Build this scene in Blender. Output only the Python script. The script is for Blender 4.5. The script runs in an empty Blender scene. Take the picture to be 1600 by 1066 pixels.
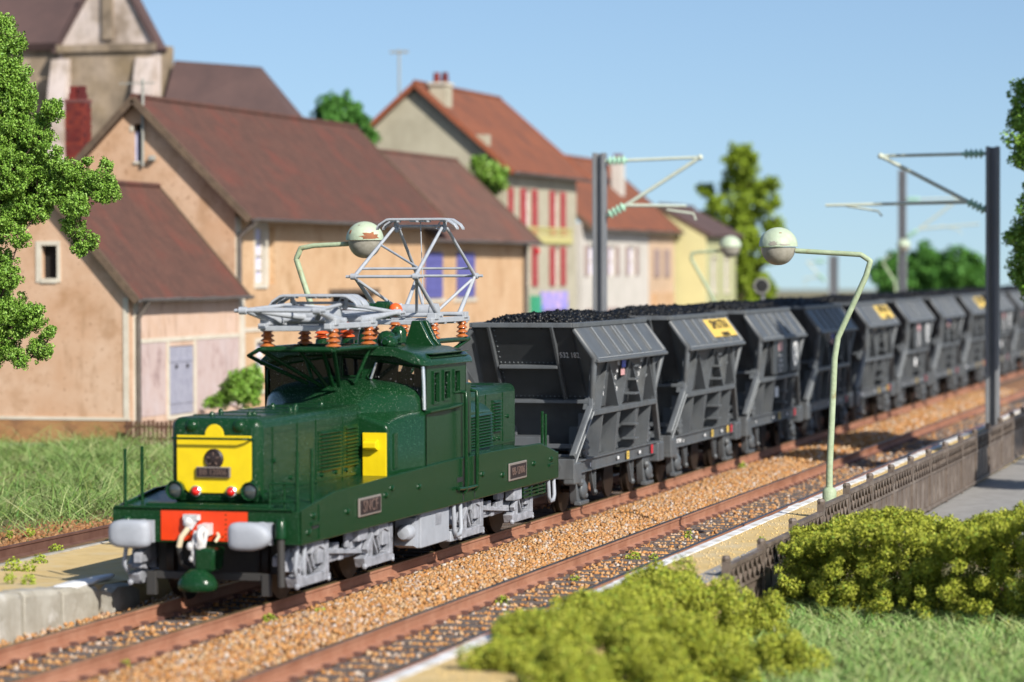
import bpy, bmesh, math, random
import numpy as np
from mathutils import Vector, Matrix
from mathutils.geometry import tessellate_polygon
random.seed(7)
RNG = np.random.default_rng(11)
SC = bpy.context.scene
COL = SC.collection
R = math.radians

# ------------------------------------------------------------------ camera
CAM_LOC = (16.037, -39.493, 4.868)
YAW, PITCH, ROLL, FPX = 0.281349, 0.024835, -0.002835, 4581.07
cd = bpy.data.cameras.new('camera')
cam = bpy.data.objects.new('camera', cd)
COL.objects.link(cam)
_F = Vector((-math.sin(YAW) * math.cos(PITCH), math.cos(YAW) * math.cos(PITCH), -math.sin(PITCH)))
_R = Vector((math.cos(YAW), math.sin(YAW), 0))
_U = _R.cross(_F)
_R2 = _R * math.cos(ROLL) + _U * math.sin(ROLL)
_U2 = -_R * math.sin(ROLL) + _U * math.cos(ROLL)
m = Matrix((_R2, _U2, -_F)).transposed().to_4x4()
m.translation = CAM_LOC
cam.matrix_world = m
cd.sensor_width = 36.0
cd.lens = FPX / 1600 * 36.0
cd.clip_start = 1.0
cd.clip_end = 3000.0
cd.dof.use_dof = True
cd.dof.focus_distance = 52.8
cd.dof.aperture_fstop = 0.48
cd.dof.aperture_blades = 7
SC.camera = cam


def P(x, y, X=None, Y=None, Z=None):
    """A point of the place from its bearing in the photograph and one known coordinate."""
    d = _F + _R2 * ((x - 800) / FPX) - _U2 * ((y - 533) / FPX)
    c = Vector(CAM_LOC)
    if X is not None: t = (X - c.x) / d.x
    elif Y is not None: t = (Y - c.y) / d.y
    else: t = (Z - c.z) / d.z
    return c + d * t


# ------------------------------------------------------------------ light
SUN_TRAVEL = Vector((-1.16, 0.95, -1.0)).normalized()
elev = math.asin(-SUN_TRAVEL.z)
azim = math.atan2(-SUN_TRAVEL.x, -SUN_TRAVEL.y)
w = bpy.data.worlds.new('World')
SC.world = w
w.use_nodes = True
nt = w.node_tree
nt.nodes.clear()
out = nt.nodes.new('ShaderNodeOutputWorld')
bg = nt.nodes.new('ShaderNodeBackground')
sky = nt.nodes.new('ShaderNodeTexSky')
sky.sky_type = 'NISHITA'
sky.sun_disc = False
sky.sun_elevation = elev
sky.sun_rotation = azim
sky.air_density = 1.0
sky.dust_density = 1.0
sky.ozone_density = 3.2
tc = nt.nodes.new('ShaderNodeTexCoord')
mp = nt.nodes.new('ShaderNodeMapping')      # lifts the sky's own horizon below the edge of the layout
mp.inputs['Location'].default_value = (0, 0, 0.085)
nt.links.new(tc.outputs['Generated'], mp.inputs['Vector'])
nt.links.new(mp.outputs['Vector'], sky.inputs['Vector'])
nt.links.new(sky.outputs['Color'], bg.inputs['Color'])
bg.inputs['Strength'].default_value = 0.105
nt.links.new(bg.outputs['Background'], out.inputs['Surface'])
ld = bpy.data.lights.new('sun', 'SUN')
ld.energy = 5.0
ld.angle = R(0.5)
ld.color = (1.0, 0.95, 0.86)
sun = bpy.data.objects.new('sun', ld)
sun.rotation_euler = SUN_TRAVEL.to_track_quat('-Z', 'Y').to_euler()
sun.location = (20, -30, 40)
COL.objects.link(sun)
SC.view_settings.view_transform = 'Standard'
SC.view_settings.look = 'None'
SC.view_settings.exposure = 0.38
SC.view_settings.gamma = 1.0
SC.render.engine = 'CYCLES'
SC.cycles.use_denoising = True
SC.cycles.max_bounces = 5
SC.cycles.diffuse_bounces = 2
SC.cycles.transparent_max_bounces = 6


# ------------------------------------------------------------------ materials
def mat(name, c1, c2=None, scale=4.0, rough=0.6, metal=0.0, bump=0.0, bscale=None, coat=0.0, spec=0.5,
        detail=4.0, lo=0.35, hi=0.65, speck=None, speck_amt=0.0, speck_scale=60.0, rand=0.0, streak=False,
        trans=0.0, drip=None, drip_lo=0.56, stain=None, stain_scale=1.2, stain_lo=0.5, stain_hi=0.7, sheen=0.0):
    mt = bpy.data.materials.new(name)
    mt.use_nodes = True
    N, L = mt.node_tree.nodes, mt.node_tree.links
    b = N['Principled BSDF']
    b.inputs['Roughness'].default_value = rough
    b.inputs['Metallic'].default_value = metal
    b.inputs['Specular IOR Level'].default_value = spec
    b.inputs['Coat Weight'].default_value = coat
    b.inputs['Coat Roughness'].default_value = 0.08
    b.inputs['Transmission Weight'].default_value = trans
    t = N.new('ShaderNodeTexCoord')
    vec = t.outputs['Object']
    if streak:
        mpn = N.new('ShaderNodeMapping')
        mpn.inputs['Scale'].default_value = (1, 1, 0.18)
        L.new(vec, mpn.inputs['Vector'])
        vec = mpn.outputs['Vector']

    def ramp_noise(sc, lo_, hi_, dt=detail, v=vec):
        n = N.new('ShaderNodeTexNoise')
        n.inputs['Scale'].default_value = sc
        n.inputs['Detail'].default_value = dt
        n.inputs['Roughness'].default_value = 0.62
        L.new(v, n.inputs['Vector'])
        mr = N.new('ShaderNodeMapRange')
        mr.inputs['From Min'].default_value = lo_
        mr.inputs['From Max'].default_value = hi_
        L.new(n.outputs['Fac'], mr.inputs['Value'])
        return mr.outputs['Result'], n

    def mix(fac, a, bb):
        mx = N.new('ShaderNodeMix')
        mx.data_type = 'RGBA'
        if isinstance(fac, float): mx.inputs['Factor'].default_value = fac
        else: L.new(fac, mx.inputs['Factor'])
        for sock, val in ((mx.inputs['A'], a), (mx.inputs['B'], bb)):
            if isinstance(val, tuple): sock.default_value = (*val, 1)
            else: L.new(val, sock)
        return mx.outputs['Result']

    col = c1
    if c2 is not None:
        f, _ = ramp_noise(scale, lo, hi)
        col = mix(f, c1, c2)
    if stain is not None:
        f, _ = ramp_noise(stain_scale, stain_lo, stain_hi, 6.0)
        col = mix(f, col, stain)
    if drip is not None:
        dm = N.new('ShaderNodeMapping')
        dm.inputs['Scale'].default_value = (2.0, 2.0, 0.5)
        L.new(t.outputs['Object'], dm.inputs['Vector'])
        f, _ = ramp_noise(1.6, drip_lo, drip_lo + 0.22, 7.0, dm.outputs['Vector'])
        f2, _ = ramp_noise(0.35, 0.35, 0.7, 4.0, t.outputs['Object'])
        mm_ = N.new('ShaderNodeMath')
        mm_.operation = 'MULTIPLY'
        L.new(f, mm_.inputs[0])
        L.new(f2, mm_.inputs[1])
        col = mix(mm_.outputs[0], col, drip)
    if speck is not None:
        f, _ = ramp_noise(speck_scale, 1 - speck_amt - 0.06, 1 - speck_amt, 2.0, t.outputs['Object'])
        col = mix(f, col, speck)
    if rand > 0:
        g = N.new('ShaderNodeNewGeometry')
        hv = N.new('ShaderNodeHueSaturation')
        mr = N.new('ShaderNodeMapRange')
        mr.inputs['To Min'].default_value = 1 - rand
        mr.inputs['To Max'].default_value = 1 + rand
        L.new(g.outputs['Random Per Island'], mr.inputs['Value'])
        L.new(mr.outputs['Result'], hv.inputs['Value'])
        if isinstance(col, tuple): hv.inputs['Color'].default_value = (*col, 1)
        else: L.new(col, hv.inputs['Color'])
        col = hv.outputs['Color']
    if isinstance(col, tuple): b.inputs['Base Color'].default_value = (*col, 1)
    else: L.new(col, b.inputs['Base Color'])
    if bump > 0:
        _, n = ramp_noise(bscale or scale * 6, 0, 1, 5.0, t.outputs['Object'])
        bp = N.new('ShaderNodeBump')
        bp.inputs['Strength'].default_value = 1.0
        bp.inputs['Distance'].default_value = bump
        L.new(n.outputs['Fac'], bp.inputs['Height'])
        L.new(bp.outputs['Normal'], b.inputs['Normal'])
    return mt


def island_mat(name, cols, rough=0.9, spec=0.2, per_object=False):
    """each loose piece takes one of several colours"""
    mt = bpy.data.materials.new(name)
    mt.use_nodes = True
    N, L = mt.node_tree.nodes, mt.node_tree.links
    b = N['Principled BSDF']
    b.inputs['Roughness'].default_value = rough
    b.inputs['Specular IOR Level'].default_value = spec
    g = N.new('ShaderNodeObjectInfo' if per_object else 'ShaderNodeNewGeometry')
    cr = N.new('ShaderNodeValToRGB')
    e = cr.color_ramp.elements
    n = len(cols)
    e[0].position, e[0].color = 0.0, (*cols[0], 1)
    e[1].position, e[1].color = 1.0, (*cols[-1], 1)
    for i in range(1, n - 1):
        x = e.new(i / (n - 1))
        x.color = (*cols[i], 1)
    L.new(g.outputs['Random' if per_object else 'Random Per Island'], cr.inputs['Fac'])
    L.new(cr.outputs['Color'], b.inputs['Base Color'])
    return mt


M = {}
GRN = (0.0052, 0.036, 0.0110)
M['green'] = mat('loco_green', GRN, (0.0065, 0.036, 0.012), 2.5, rough=0.20, coat=0.03, spec=0.20, speck=(0.10, 0.16, 0.12), speck_amt=0.30,
                 speck_scale=60, bump=0.002, bscale=35)
M['green_dusty'] = mat('loco_green_dusty', (0.0060, 0.036, 0.012), (0.011, 0.042, 0.019), 1.6, rough=0.22, coat=0.03, spec=0.24, speck=(0.26, 0.30, 0.25),
                       speck_amt=0.29, speck_scale=50, bump=0.003, bscale=40, lo=0.45, hi=0.8)
M['green_bounce'] = mat('loco_green_yellow_bounce', (0.008, 0.040, 0.0125), (0.018, 0.047, 0.010), 3.0, rough=0.3)  # yellow bounced from the side panel, tinted into this louvre's green
M['yellow'] = mat('yellow_paint', (0.74, 0.55, 0.006), (0.68, 0.50, 0.005), 4, rough=0.35, bump=0.0015, bscale=60)
M['red'] = mat('red_paint', (0.72, 0.048, 0.005), (0.64, 0.04, 0.005), 4, rough=0.4, bump=0.0015, bscale=60)
M['pale_grey'] = mat('pale_grey_plastic', (0.34, 0.36, 0.40), (0.29, 0.31, 0.345), 3, rough=0.6, bump=0.002, bscale=30)
M['panto'] = mat('pantograph_grey', (0.40, 0.42, 0.45), (0.33, 0.35, 0.38), 6, rough=0.36, bump=0.001, bscale=60)
M['bogie'] = mat('bogie_grey', (0.35, 0.36, 0.40), (0.20, 0.21, 0.235), 5, rough=0.55, bump=0.012, bscale=16, stain=(0.10, 0.09, 0.09), stain_scale=3.0, stain_lo=0.6, stain_hi=0.75)
M['dark'] = mat('black_underframe', (0.012, 0.011, 0.011), (0.025, 0.022, 0.02), 5, rough=0.6)
M['underbar'] = mat('dark_grey_plastic', (0.035, 0.033, 0.031), rough=0.6)
M['wheel'] = mat('wheel_steel', (0.012, 0.008, 0.006), (0.024, 0.014, 0.009), 6, rough=0.55, metal=0.2)
M['brass'] = mat('brass_axle', (0.42, 0.27, 0.09), rough=0.3, metal=0.9)
M['glass'] = mat('window_glass', (0.012, 0.013, 0.018), rough=0.06, spec=0.7, speck=(0.4, 0.4, 0.42), speck_amt=0.31, speck_scale=40)
M['clear'] = mat('clear_glass', (0.6, 0.62, 0.6), rough=0.08, trans=0.9)
M['chrome'] = mat('silver_trim', (0.72, 0.73, 0.75), rough=0.22, metal=0.8)
M['plate'] = mat('dark_nameplate', (0.022, 0.013, 0.012), rough=0.5)
M['letter'] = mat('nameplate_letters', (0.13, 0.085, 0.07), rough=0.45)
M['plate_rim'] = mat('nameplate_rim', (0.20, 0.17, 0.15), rough=0.4)
M['redlens'] = mat('red_lens', (0.65, 0.012, 0.008), rough=0.08, coat=1.0)
M['lens'] = mat('lamp_lens', (0.05, 0.06, 0.06), rough=0.06, coat=1.0)
M['copper'] = mat('insulator_copper', (0.42, 0.13, 0.03), (0.32, 0.09, 0.024), 8, rough=0.28, coat=0.3)
M['orange'] = mat('insulator_orange', (0.75, 0.11, 0.02), rough=0.35)
M['hose'] = mat('hose_cream', (0.60, 0.50, 0.34), rough=0.6)
M['whitemetal'] = mat('white_coupling', (0.66, 0.66, 0.66), (0.5, 0.47, 0.45), 14, rough=0.5, bump=0.01, bscale=25)
M['wagon'] = mat('wagon_grey', (0.098, 0.107, 0.116), (0.078, 0.085, 0.092), 2.0, rough=0.48, bump=0.0015, bscale=40, detail=8, drip=(0.045, 0.044, 0.043), drip_lo=0.5, stain=(0.105, 0.11, 0.112), stain_scale=1.5)
M['wagon_end'] = mat('wagon_end_grey', (0.055, 0.060, 0.065), (0.045, 0.049, 0.052), 2.0, rough=0.5)
M['wagon_edge'] = mat('wagon_worn_edge', (0.17, 0.185, 0.195), rough=0.4)
M['ribline'] = mat('wagon_pale_rib', (0.36, 0.375, 0.38), rough=0.5)
M['white'] = mat('white_print', (0.78, 0.78, 0.78), rough=0.6)
M['sign_yellow'] = mat('yellow_placard', (0.72, 0.50, 0.09), (0.66, 0.45, 0.10), 8, rough=0.5)
M['black'] = mat('black_print', (0.02, 0.02, 0.02), rough=0.6)
M['mark_red'] = mat('red_mark', (0.5, 0.02, 0.03), rough=0.5)
M['mark_blue'] = mat('blue_mark', (0.10, 0.12, 0.55), rough=0.5)
M['mark_pink'] = mat('pink_mark', (0.6, 0.32, 0.32), rough=0.5)
M['coal'] = mat('coal', (0.006, 0.006, 0.006), rough=0.42, rand=0.6, spec=0.3)
M['rail'] = mat('rail_rust', (0.30, 0.13, 0.075), (0.38, 0.19, 0.12), 2.2, rough=0.6, bump=0.002, bscale=40, stain=(0.22, 0.09, 0.05), stain_scale=0.8)
M['rail_dark'] = mat('rail_dark_rust', (0.10, 0.045, 0.032), (0.14, 0.07, 0.05), 3, rough=0.7, bump=0.003, bscale=30)
M['railtop'] = mat('rail_head_steel', (0.20, 0.21, 0.23), (0.13, 0.13, 0.13), 3, rough=0.28, metal=0.75)
M['railtop_tan'] = mat('rail_head_tan', (0.20, 0.15, 0.07), (0.13, 0.09, 0.05), 3, rough=0.4, metal=0.4)
M['sleeper'] = mat('sleeper_wood', (0.075, 0.056, 0.048), (0.15, 0.122, 0.106), 9, rough=0.85, bump=0.01, bscale=20, rand=0.0)
M['chair'] = mat('rail_fastener', (0.13, 0.06, 0.045), rough=0.7)
STONES = [(0.47, 0.225, 0.072), (0.41, 0.18, 0.055), (0.50, 0.265, 0.10), (0.34, 0.145, 0.048), (0.48, 0.35, 0.22), (0.50, 0.275, 0.11),
          (0.24, 0.11, 0.045), (0.53, 0.47, 0.41), (0.45, 0.21, 0.068), (0.48, 0.30, 0.145), (0.38, 0.175, 0.058)]
M['stone'] = island_mat('ballast_stone', STONES, rough=0.75, spec=0.3)
M['bed'] = mat('trackbed_grit', (0.30, 0.14, 0.06), (0.20, 0.11, 0.06), 6, rough=0.95, bump=0.02, bscale=25)
M['sand'] = mat('platform_sand', (0.60, 0.44, 0.20), (0.52, 0.37, 0.155), 2.5, rough=0.95, bump=0.003, bscale=40, stain=(0.54, 0.44, 0.27), stain_scale=0.9,
                speck=(0.5, 0.42, 0.28), speck_amt=0.28, speck_scale=40)
M['kerb_white'] = mat('white_kerb', (0.72, 0.72, 0.72), (0.60, 0.59, 0.58), 4, rough=0.8, bump=0.003, bscale=15, stain=(0.46, 0.38, 0.26), stain_scale=1.6, stain_lo=0.55, stain_hi=0.68)
M['concrete'] = mat('concrete', (0.40, 0.38, 0.34), (0.30, 0.27, 0.22), 2.5, rough=0.9, bump=0.015, bscale=14, stain=(0.20, 0.17, 0.12), stain_scale=1.8, stain_lo=0.55, stain_hi=0.75)
M['edge_concrete'] = mat('edge_concrete', (0.40, 0.375, 0.32), (0.28, 0.255, 0.205), 2.2, rough=0.9, bump=0.012, bscale=10, detail=8, drip=(0.22, 0.19, 0.14), drip_lo=0.5, stain=(0.52, 0.50, 0.46), stain_scale=1.8, stain_lo=0.55, stain_hi=0.72)
M['path'] = mat('grey_path', (0.30, 0.29, 0.28), (0.24, 0.23, 0.22), 3, rough=0.95, bump=0.01, bscale=25)
M['fence'] = mat('brown_fence', (0.145, 0.112, 0.09), (0.10, 0.075, 0.058), 5, rough=0.6, bump=0.004, bscale=30, stain=(0.22, 0.18, 0.15), stain_scale=2.0)
M['slat'] = mat('wood_slat', (0.13, 0.062, 0.035), (0.085, 0.04, 0.025), 6, rough=0.8)
M['earth'] = mat('earth', (0.20, 0.11, 0.055), (0.12, 0.075, 0.035), 3, rough=1.0, bump=0.03, bscale=12)
M['lawn'] = mat('lawn_base', (0.10, 0.12, 0.035), (0.17, 0.11, 0.05), 1.2, rough=1.0, bump=0.03, bscale=10)
M['ground'] = mat('ground_far', (0.16, 0.15, 0.07), (0.20, 0.16, 0.09), 0.2, rough=1.0)
M['grass'] = island_mat('grass_blade', [(0.12, 0.23, 0.04), (0.22, 0.32, 0.09), (0.09, 0.21, 0.045), (0.34, 0.39, 0.17), (0.15, 0.28, 0.06), (0.42, 0.42, 0.21), (0.11, 0.23, 0.035), (0.24, 0.26, 0.08)], rough=0.7)
M['grass_r'] = island_mat('grass_blade_pale', [(0.16, 0.30, 0.06), (0.26, 0.37, 0.12), (0.12, 0.28, 0.055), (0.38, 0.43, 0.18), (0.18, 0.33, 0.08), (0.42, 0.44, 0.22), (0.22, 0.28, 0.05)], rough=0.7)
M['leaf'] = island_mat('tree_leaf', [(0.10, 0.22, 0.016), (0.16, 0.31, 0.032), (0.21, 0.37, 0.05), (0.12, 0.26, 0.022), (0.28, 0.43, 0.08), (0.05, 0.13, 0.012)], rough=0.55, spec=0.4)
M['leaf_dark'] = island_mat('tree_leaf_dark', [(0.04, 0.13, 0.02), (0.07, 0.19, 0.03), (0.09, 0.23, 0.045)], rough=0.6)
M['leaf_olive'] = island_mat('tree_leaf_olive', [(0.17, 0.25, 0.014), (0.25, 0.34, 0.025), (0.13, 0.20, 0.012), (0.32, 0.40, 0.05)], rough=0.65)
M['hedge'] = island_mat('hedge_foam', [(0.25, 0.28, 0.022), (0.37, 0.39, 0.045), (0.19, 0.23, 0.016), (0.44, 0.45, 0.08), (0.31, 0.34, 0.032), (0.16, 0.26, 0.04)], rough=0.75)
M['moss'] = island_mat('moss_tuft', [(0.25, 0.32, 0.03), (0.33, 0.38, 0.05), (0.18, 0.27, 0.03)], rough=0.8)
M['bark'] = mat('bark', (0.06, 0.038, 0.028), (0.10, 0.06, 0.045), 6, rough=0.9)
M['render'] = mat('tan_render', (0.56, 0.385, 0.27), (0.49, 0.30, 0.185), 0.8, rough=0.92, bump=0.006, bscale=14, detail=8, drip=(0.30, 0.17, 0.085), drip_lo=0.54, stain=(0.33, 0.18, 0.085), stain_scale=1.1, stain_lo=0.52, stain_hi=0.8, speck=(0.26, 0.14, 0.07), speck_amt=0.30, speck_scale=9)
M['render_orange'] = mat('orange_render', (0.56, 0.38, 0.23), (0.50, 0.31, 0.17), 0.8, rough=0.92, bump=0.006, bscale=14, detail=8, drip=(0.32, 0.18, 0.08), drip_lo=0.54, stain=(0.34, 0.19, 0.08), stain_scale=1.0, stain_lo=0.53, stain_hi=0.8, speck=(0.30, 0.16, 0.07), speck_amt=0.30, speck_scale=9)
M['render_pink'] = mat('pinkish_render', (0.60, 0.44, 0.35), (0.53, 0.36, 0.26), 1.0, rough=0.92, bump=0.006, bscale=14, detail=8, drip=(0.30, 0.18, 0.12), drip_lo=0.5, stain=(0.30, 0.18, 0.13), stain_scale=1.5, stain_lo=0.6, stain_hi=0.8)
M['render_lilac'] = mat('lilac_render', (0.50, 0.41, 0.40), (0.45, 0.33, 0.30), 1.2, rough=0.92, bump=0.006, bscale=14, detail=8, drip=(0.28, 0.19, 0.17), drip_lo=0.54, stain=(0.22, 0.15, 0.16), stain_scale=1.2, stain_lo=0.55, stain_hi=0.75)
M['plinth'] = mat('brown_plinth', (0.36, 0.185, 0.075), (0.28, 0.14, 0.06), 2.0, rough=0.9, bump=0.01, bscale=14, stain=(0.20, 0.10, 0.05), stain_scale=2)
M['trim'] = mat('pale_stone_trim', (0.60, 0.55, 0.46), (0.52, 0.46, 0.37), 3, rough=0.9)
M['roof'] = mat('brown_roof', (0.118, 0.060, 0.047), (0.088, 0.049, 0.040), 2.2, rough=0.95, spec=0.15, bump=0.006, bscale=30, detail=8, stain=(0.155, 0.054, 0.041), stain_scale=0.7, stain_lo=0.5, stain_hi=0.75, speck=(0.17, 0.095, 0.07), speck_amt=0.3, speck_scale=12)
M['roof_brown'] = mat('dusty_brown_roof', (0.150, 0.082, 0.064), (0.110, 0.066, 0.054), 1.6, rough=0.95, spec=0.15, bump=0.006, bscale=30, detail=8, stain=(0.185, 0.075, 0.055), stain_scale=0.5, stain_lo=0.5, stain_hi=0.75)
M['roof_orange'] = mat('red_tile_roof', (0.225, 0.072, 0.032), (0.165, 0.056, 0.028), 1.0, rough=0.85, bump=0.006, bscale=24, detail=8, stain=(0.12, 0.047, 0.028), stain_scale=0.7)
M['roof_dark'] = mat('dark_tile_roof', (0.10, 0.058, 0.052), (0.075, 0.045, 0.042), 0.8, rough=0.85)
M['ridge'] = mat('ridge_tile', (0.30, 0.085, 0.035), (0.22, 0.07, 0.035), 3, rough=0.8)
M['verge'] = mat('verge_board', (0.14, 0.095, 0.06), (0.09, 0.06, 0.04), 4, rough=0.85)
M['gutter'] = mat('zinc_gutter', (0.16, 0.155, 0.15), (0.11, 0.10, 0.10), 4, rough=0.5)
M['pipe'] = mat('downpipe', (0.12, 0.10, 0.085), (0.08, 0.065, 0.055), 4, rough=0.6)
M['shutter_grey'] = mat('grey_shutter', (0.33, 0.33, 0.40), (0.27, 0.27, 0.34), 5, rough=0.8)
M['shutter_blue'] = mat('blue_shutter', (0.115, 0.115, 0.34), (0.09, 0.09, 0.28), 3, rough=0.7)
M['shutter_red'] = mat('red_shutter', (0.36, 0.055, 0.055), (0.30, 0.045, 0.045), 4, rough=0.7)
M['shutter_brown'] = mat('brown_shutter', (0.30, 0.22, 0.20), rough=0.8)
M['curtain'] = mat('white_curtain', (0.66, 0.64, 0.78), (0.52, 0.51, 0.70), 5, rough=0.9)
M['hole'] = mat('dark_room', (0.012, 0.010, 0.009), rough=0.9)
M['beige'] = mat('beige_wall', (0.42, 0.385, 0.29), (0.36, 0.325, 0.24), 0.8, rough=0.9, drip=(0.25, 0.21, 0.15), stain=(0.33, 0.30, 0.22), stain_scale=0.8)
M['offwhite'] = mat('white_wall', (0.53, 0.49, 0.44), (0.46, 0.43, 0.38), 0.8, rough=0.9)
M['buff'] = mat('buff_wall', (0.50, 0.36, 0.25), (0.44, 0.31, 0.2), 0.8, rough=0.9)
M['cream_yellow'] = mat('yellow_wall', (0.60, 0.54, 0.27), (0.55, 0.49, 0.25), 0.8, rough=0.9)
M['shaded_yellow'] = mat('yellow_wall_shaded', (0.38, 0.38, 0.20), (0.34, 0.34, 0.18), 0.8, rough=0.9)  # darker copy of the yellow: the side wall's shade put into its colour
M['balcony'] = mat('yellow_balcony', (0.50, 0.45, 0.18), rough=0.8)
M['stone_wall'] = mat('church_stone', (0.44, 0.35, 0.27), (0.27, 0.20, 0.12), 0.45, rough=0.95, detail=8, drip=(0.08, 0.06, 0.045), drip_lo=0.5, stain=(0.10, 0.075, 0.05), stain_scale=0.5, stain_lo=0.42, stain_hi=0.72)
M['stone_pale'] = mat('church_pale_stone', (0.56, 0.48, 0.45), (0.40, 0.32, 0.25), 0.6, rough=0.95, detail=8, drip=(0.10, 0.08, 0.06), drip_lo=0.5, stain=(0.15, 0.11, 0.075), stain_scale=0.6, stain_lo=0.46, stain_hi=0.74)
M['brick'] = island_mat('chimney_brick', [(0.16, 0.026, 0.022), (0.10, 0.022, 0.022), (0.22, 0.04, 0.026), (0.13, 0.028, 0.026), (0.26, 0.045, 0.028), (0.07, 0.022, 0.025), (0.19, 0.036, 0.028)], rough=0.8, per_object=True)
M['mortar'] = mat('mortar', (0.15, 0.055, 0.05), rough=0.9)
M['lamp_green'] = mat('pale_green_paint', (0.37, 0.44, 0.29), (0.29, 0.36, 0.22), 7, rough=0.6, bump=0.010, bscale=18, detail=8, stain=(0.24, 0.21, 0.10), stain_scale=4, stain_lo=0.56, stain_hi=0.72)
M['lamp_chip'] = mat('pale_green_hood', (0.44, 0.51, 0.38), (0.37, 0.44, 0.31), 6, rough=0.5, bump=0.010, bscale=16)
M['rustpaint'] = mat('rust_patch', (0.30, 0.105, 0.04), (0.22, 0.08, 0.035), 10, rough=0.8)
M['lamp_glass'] = mat('frosted_globe', (0.34, 0.32, 0.27), (0.25, 0.235, 0.19), 7, rough=0.35, bump=0.004, bscale=20)
M['mast'] = mat('mast_grey', (0.19, 0.195, 0.205), (0.16, 0.165, 0.175), 1.5, rough=0.55)
M['arm'] = mat('arm_pale_green', (0.56, 0.60, 0.50), (0.50, 0.54, 0.44), 5, rough=0.5)
M['insul'] = mat('mint_insulator', (0.35, 0.56, 0.42), rough=0.35)
M['antenna'] = mat('antenna_grey', (0.30, 0.30, 0.27), rough=0.5)
M['sign_blue'] = mat('shop_sign', (0.16, 0.20, 0.66), (0.62, 0.42, 0.60), 1.8, rough=0.5)
M['sign_green'] = mat('green_sign', (0.04, 0.30, 0.17), rough=0.5)


# ------------------------------------------------------------------ mesh helpers
ORG = Vector((0, 0, 0))


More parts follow.
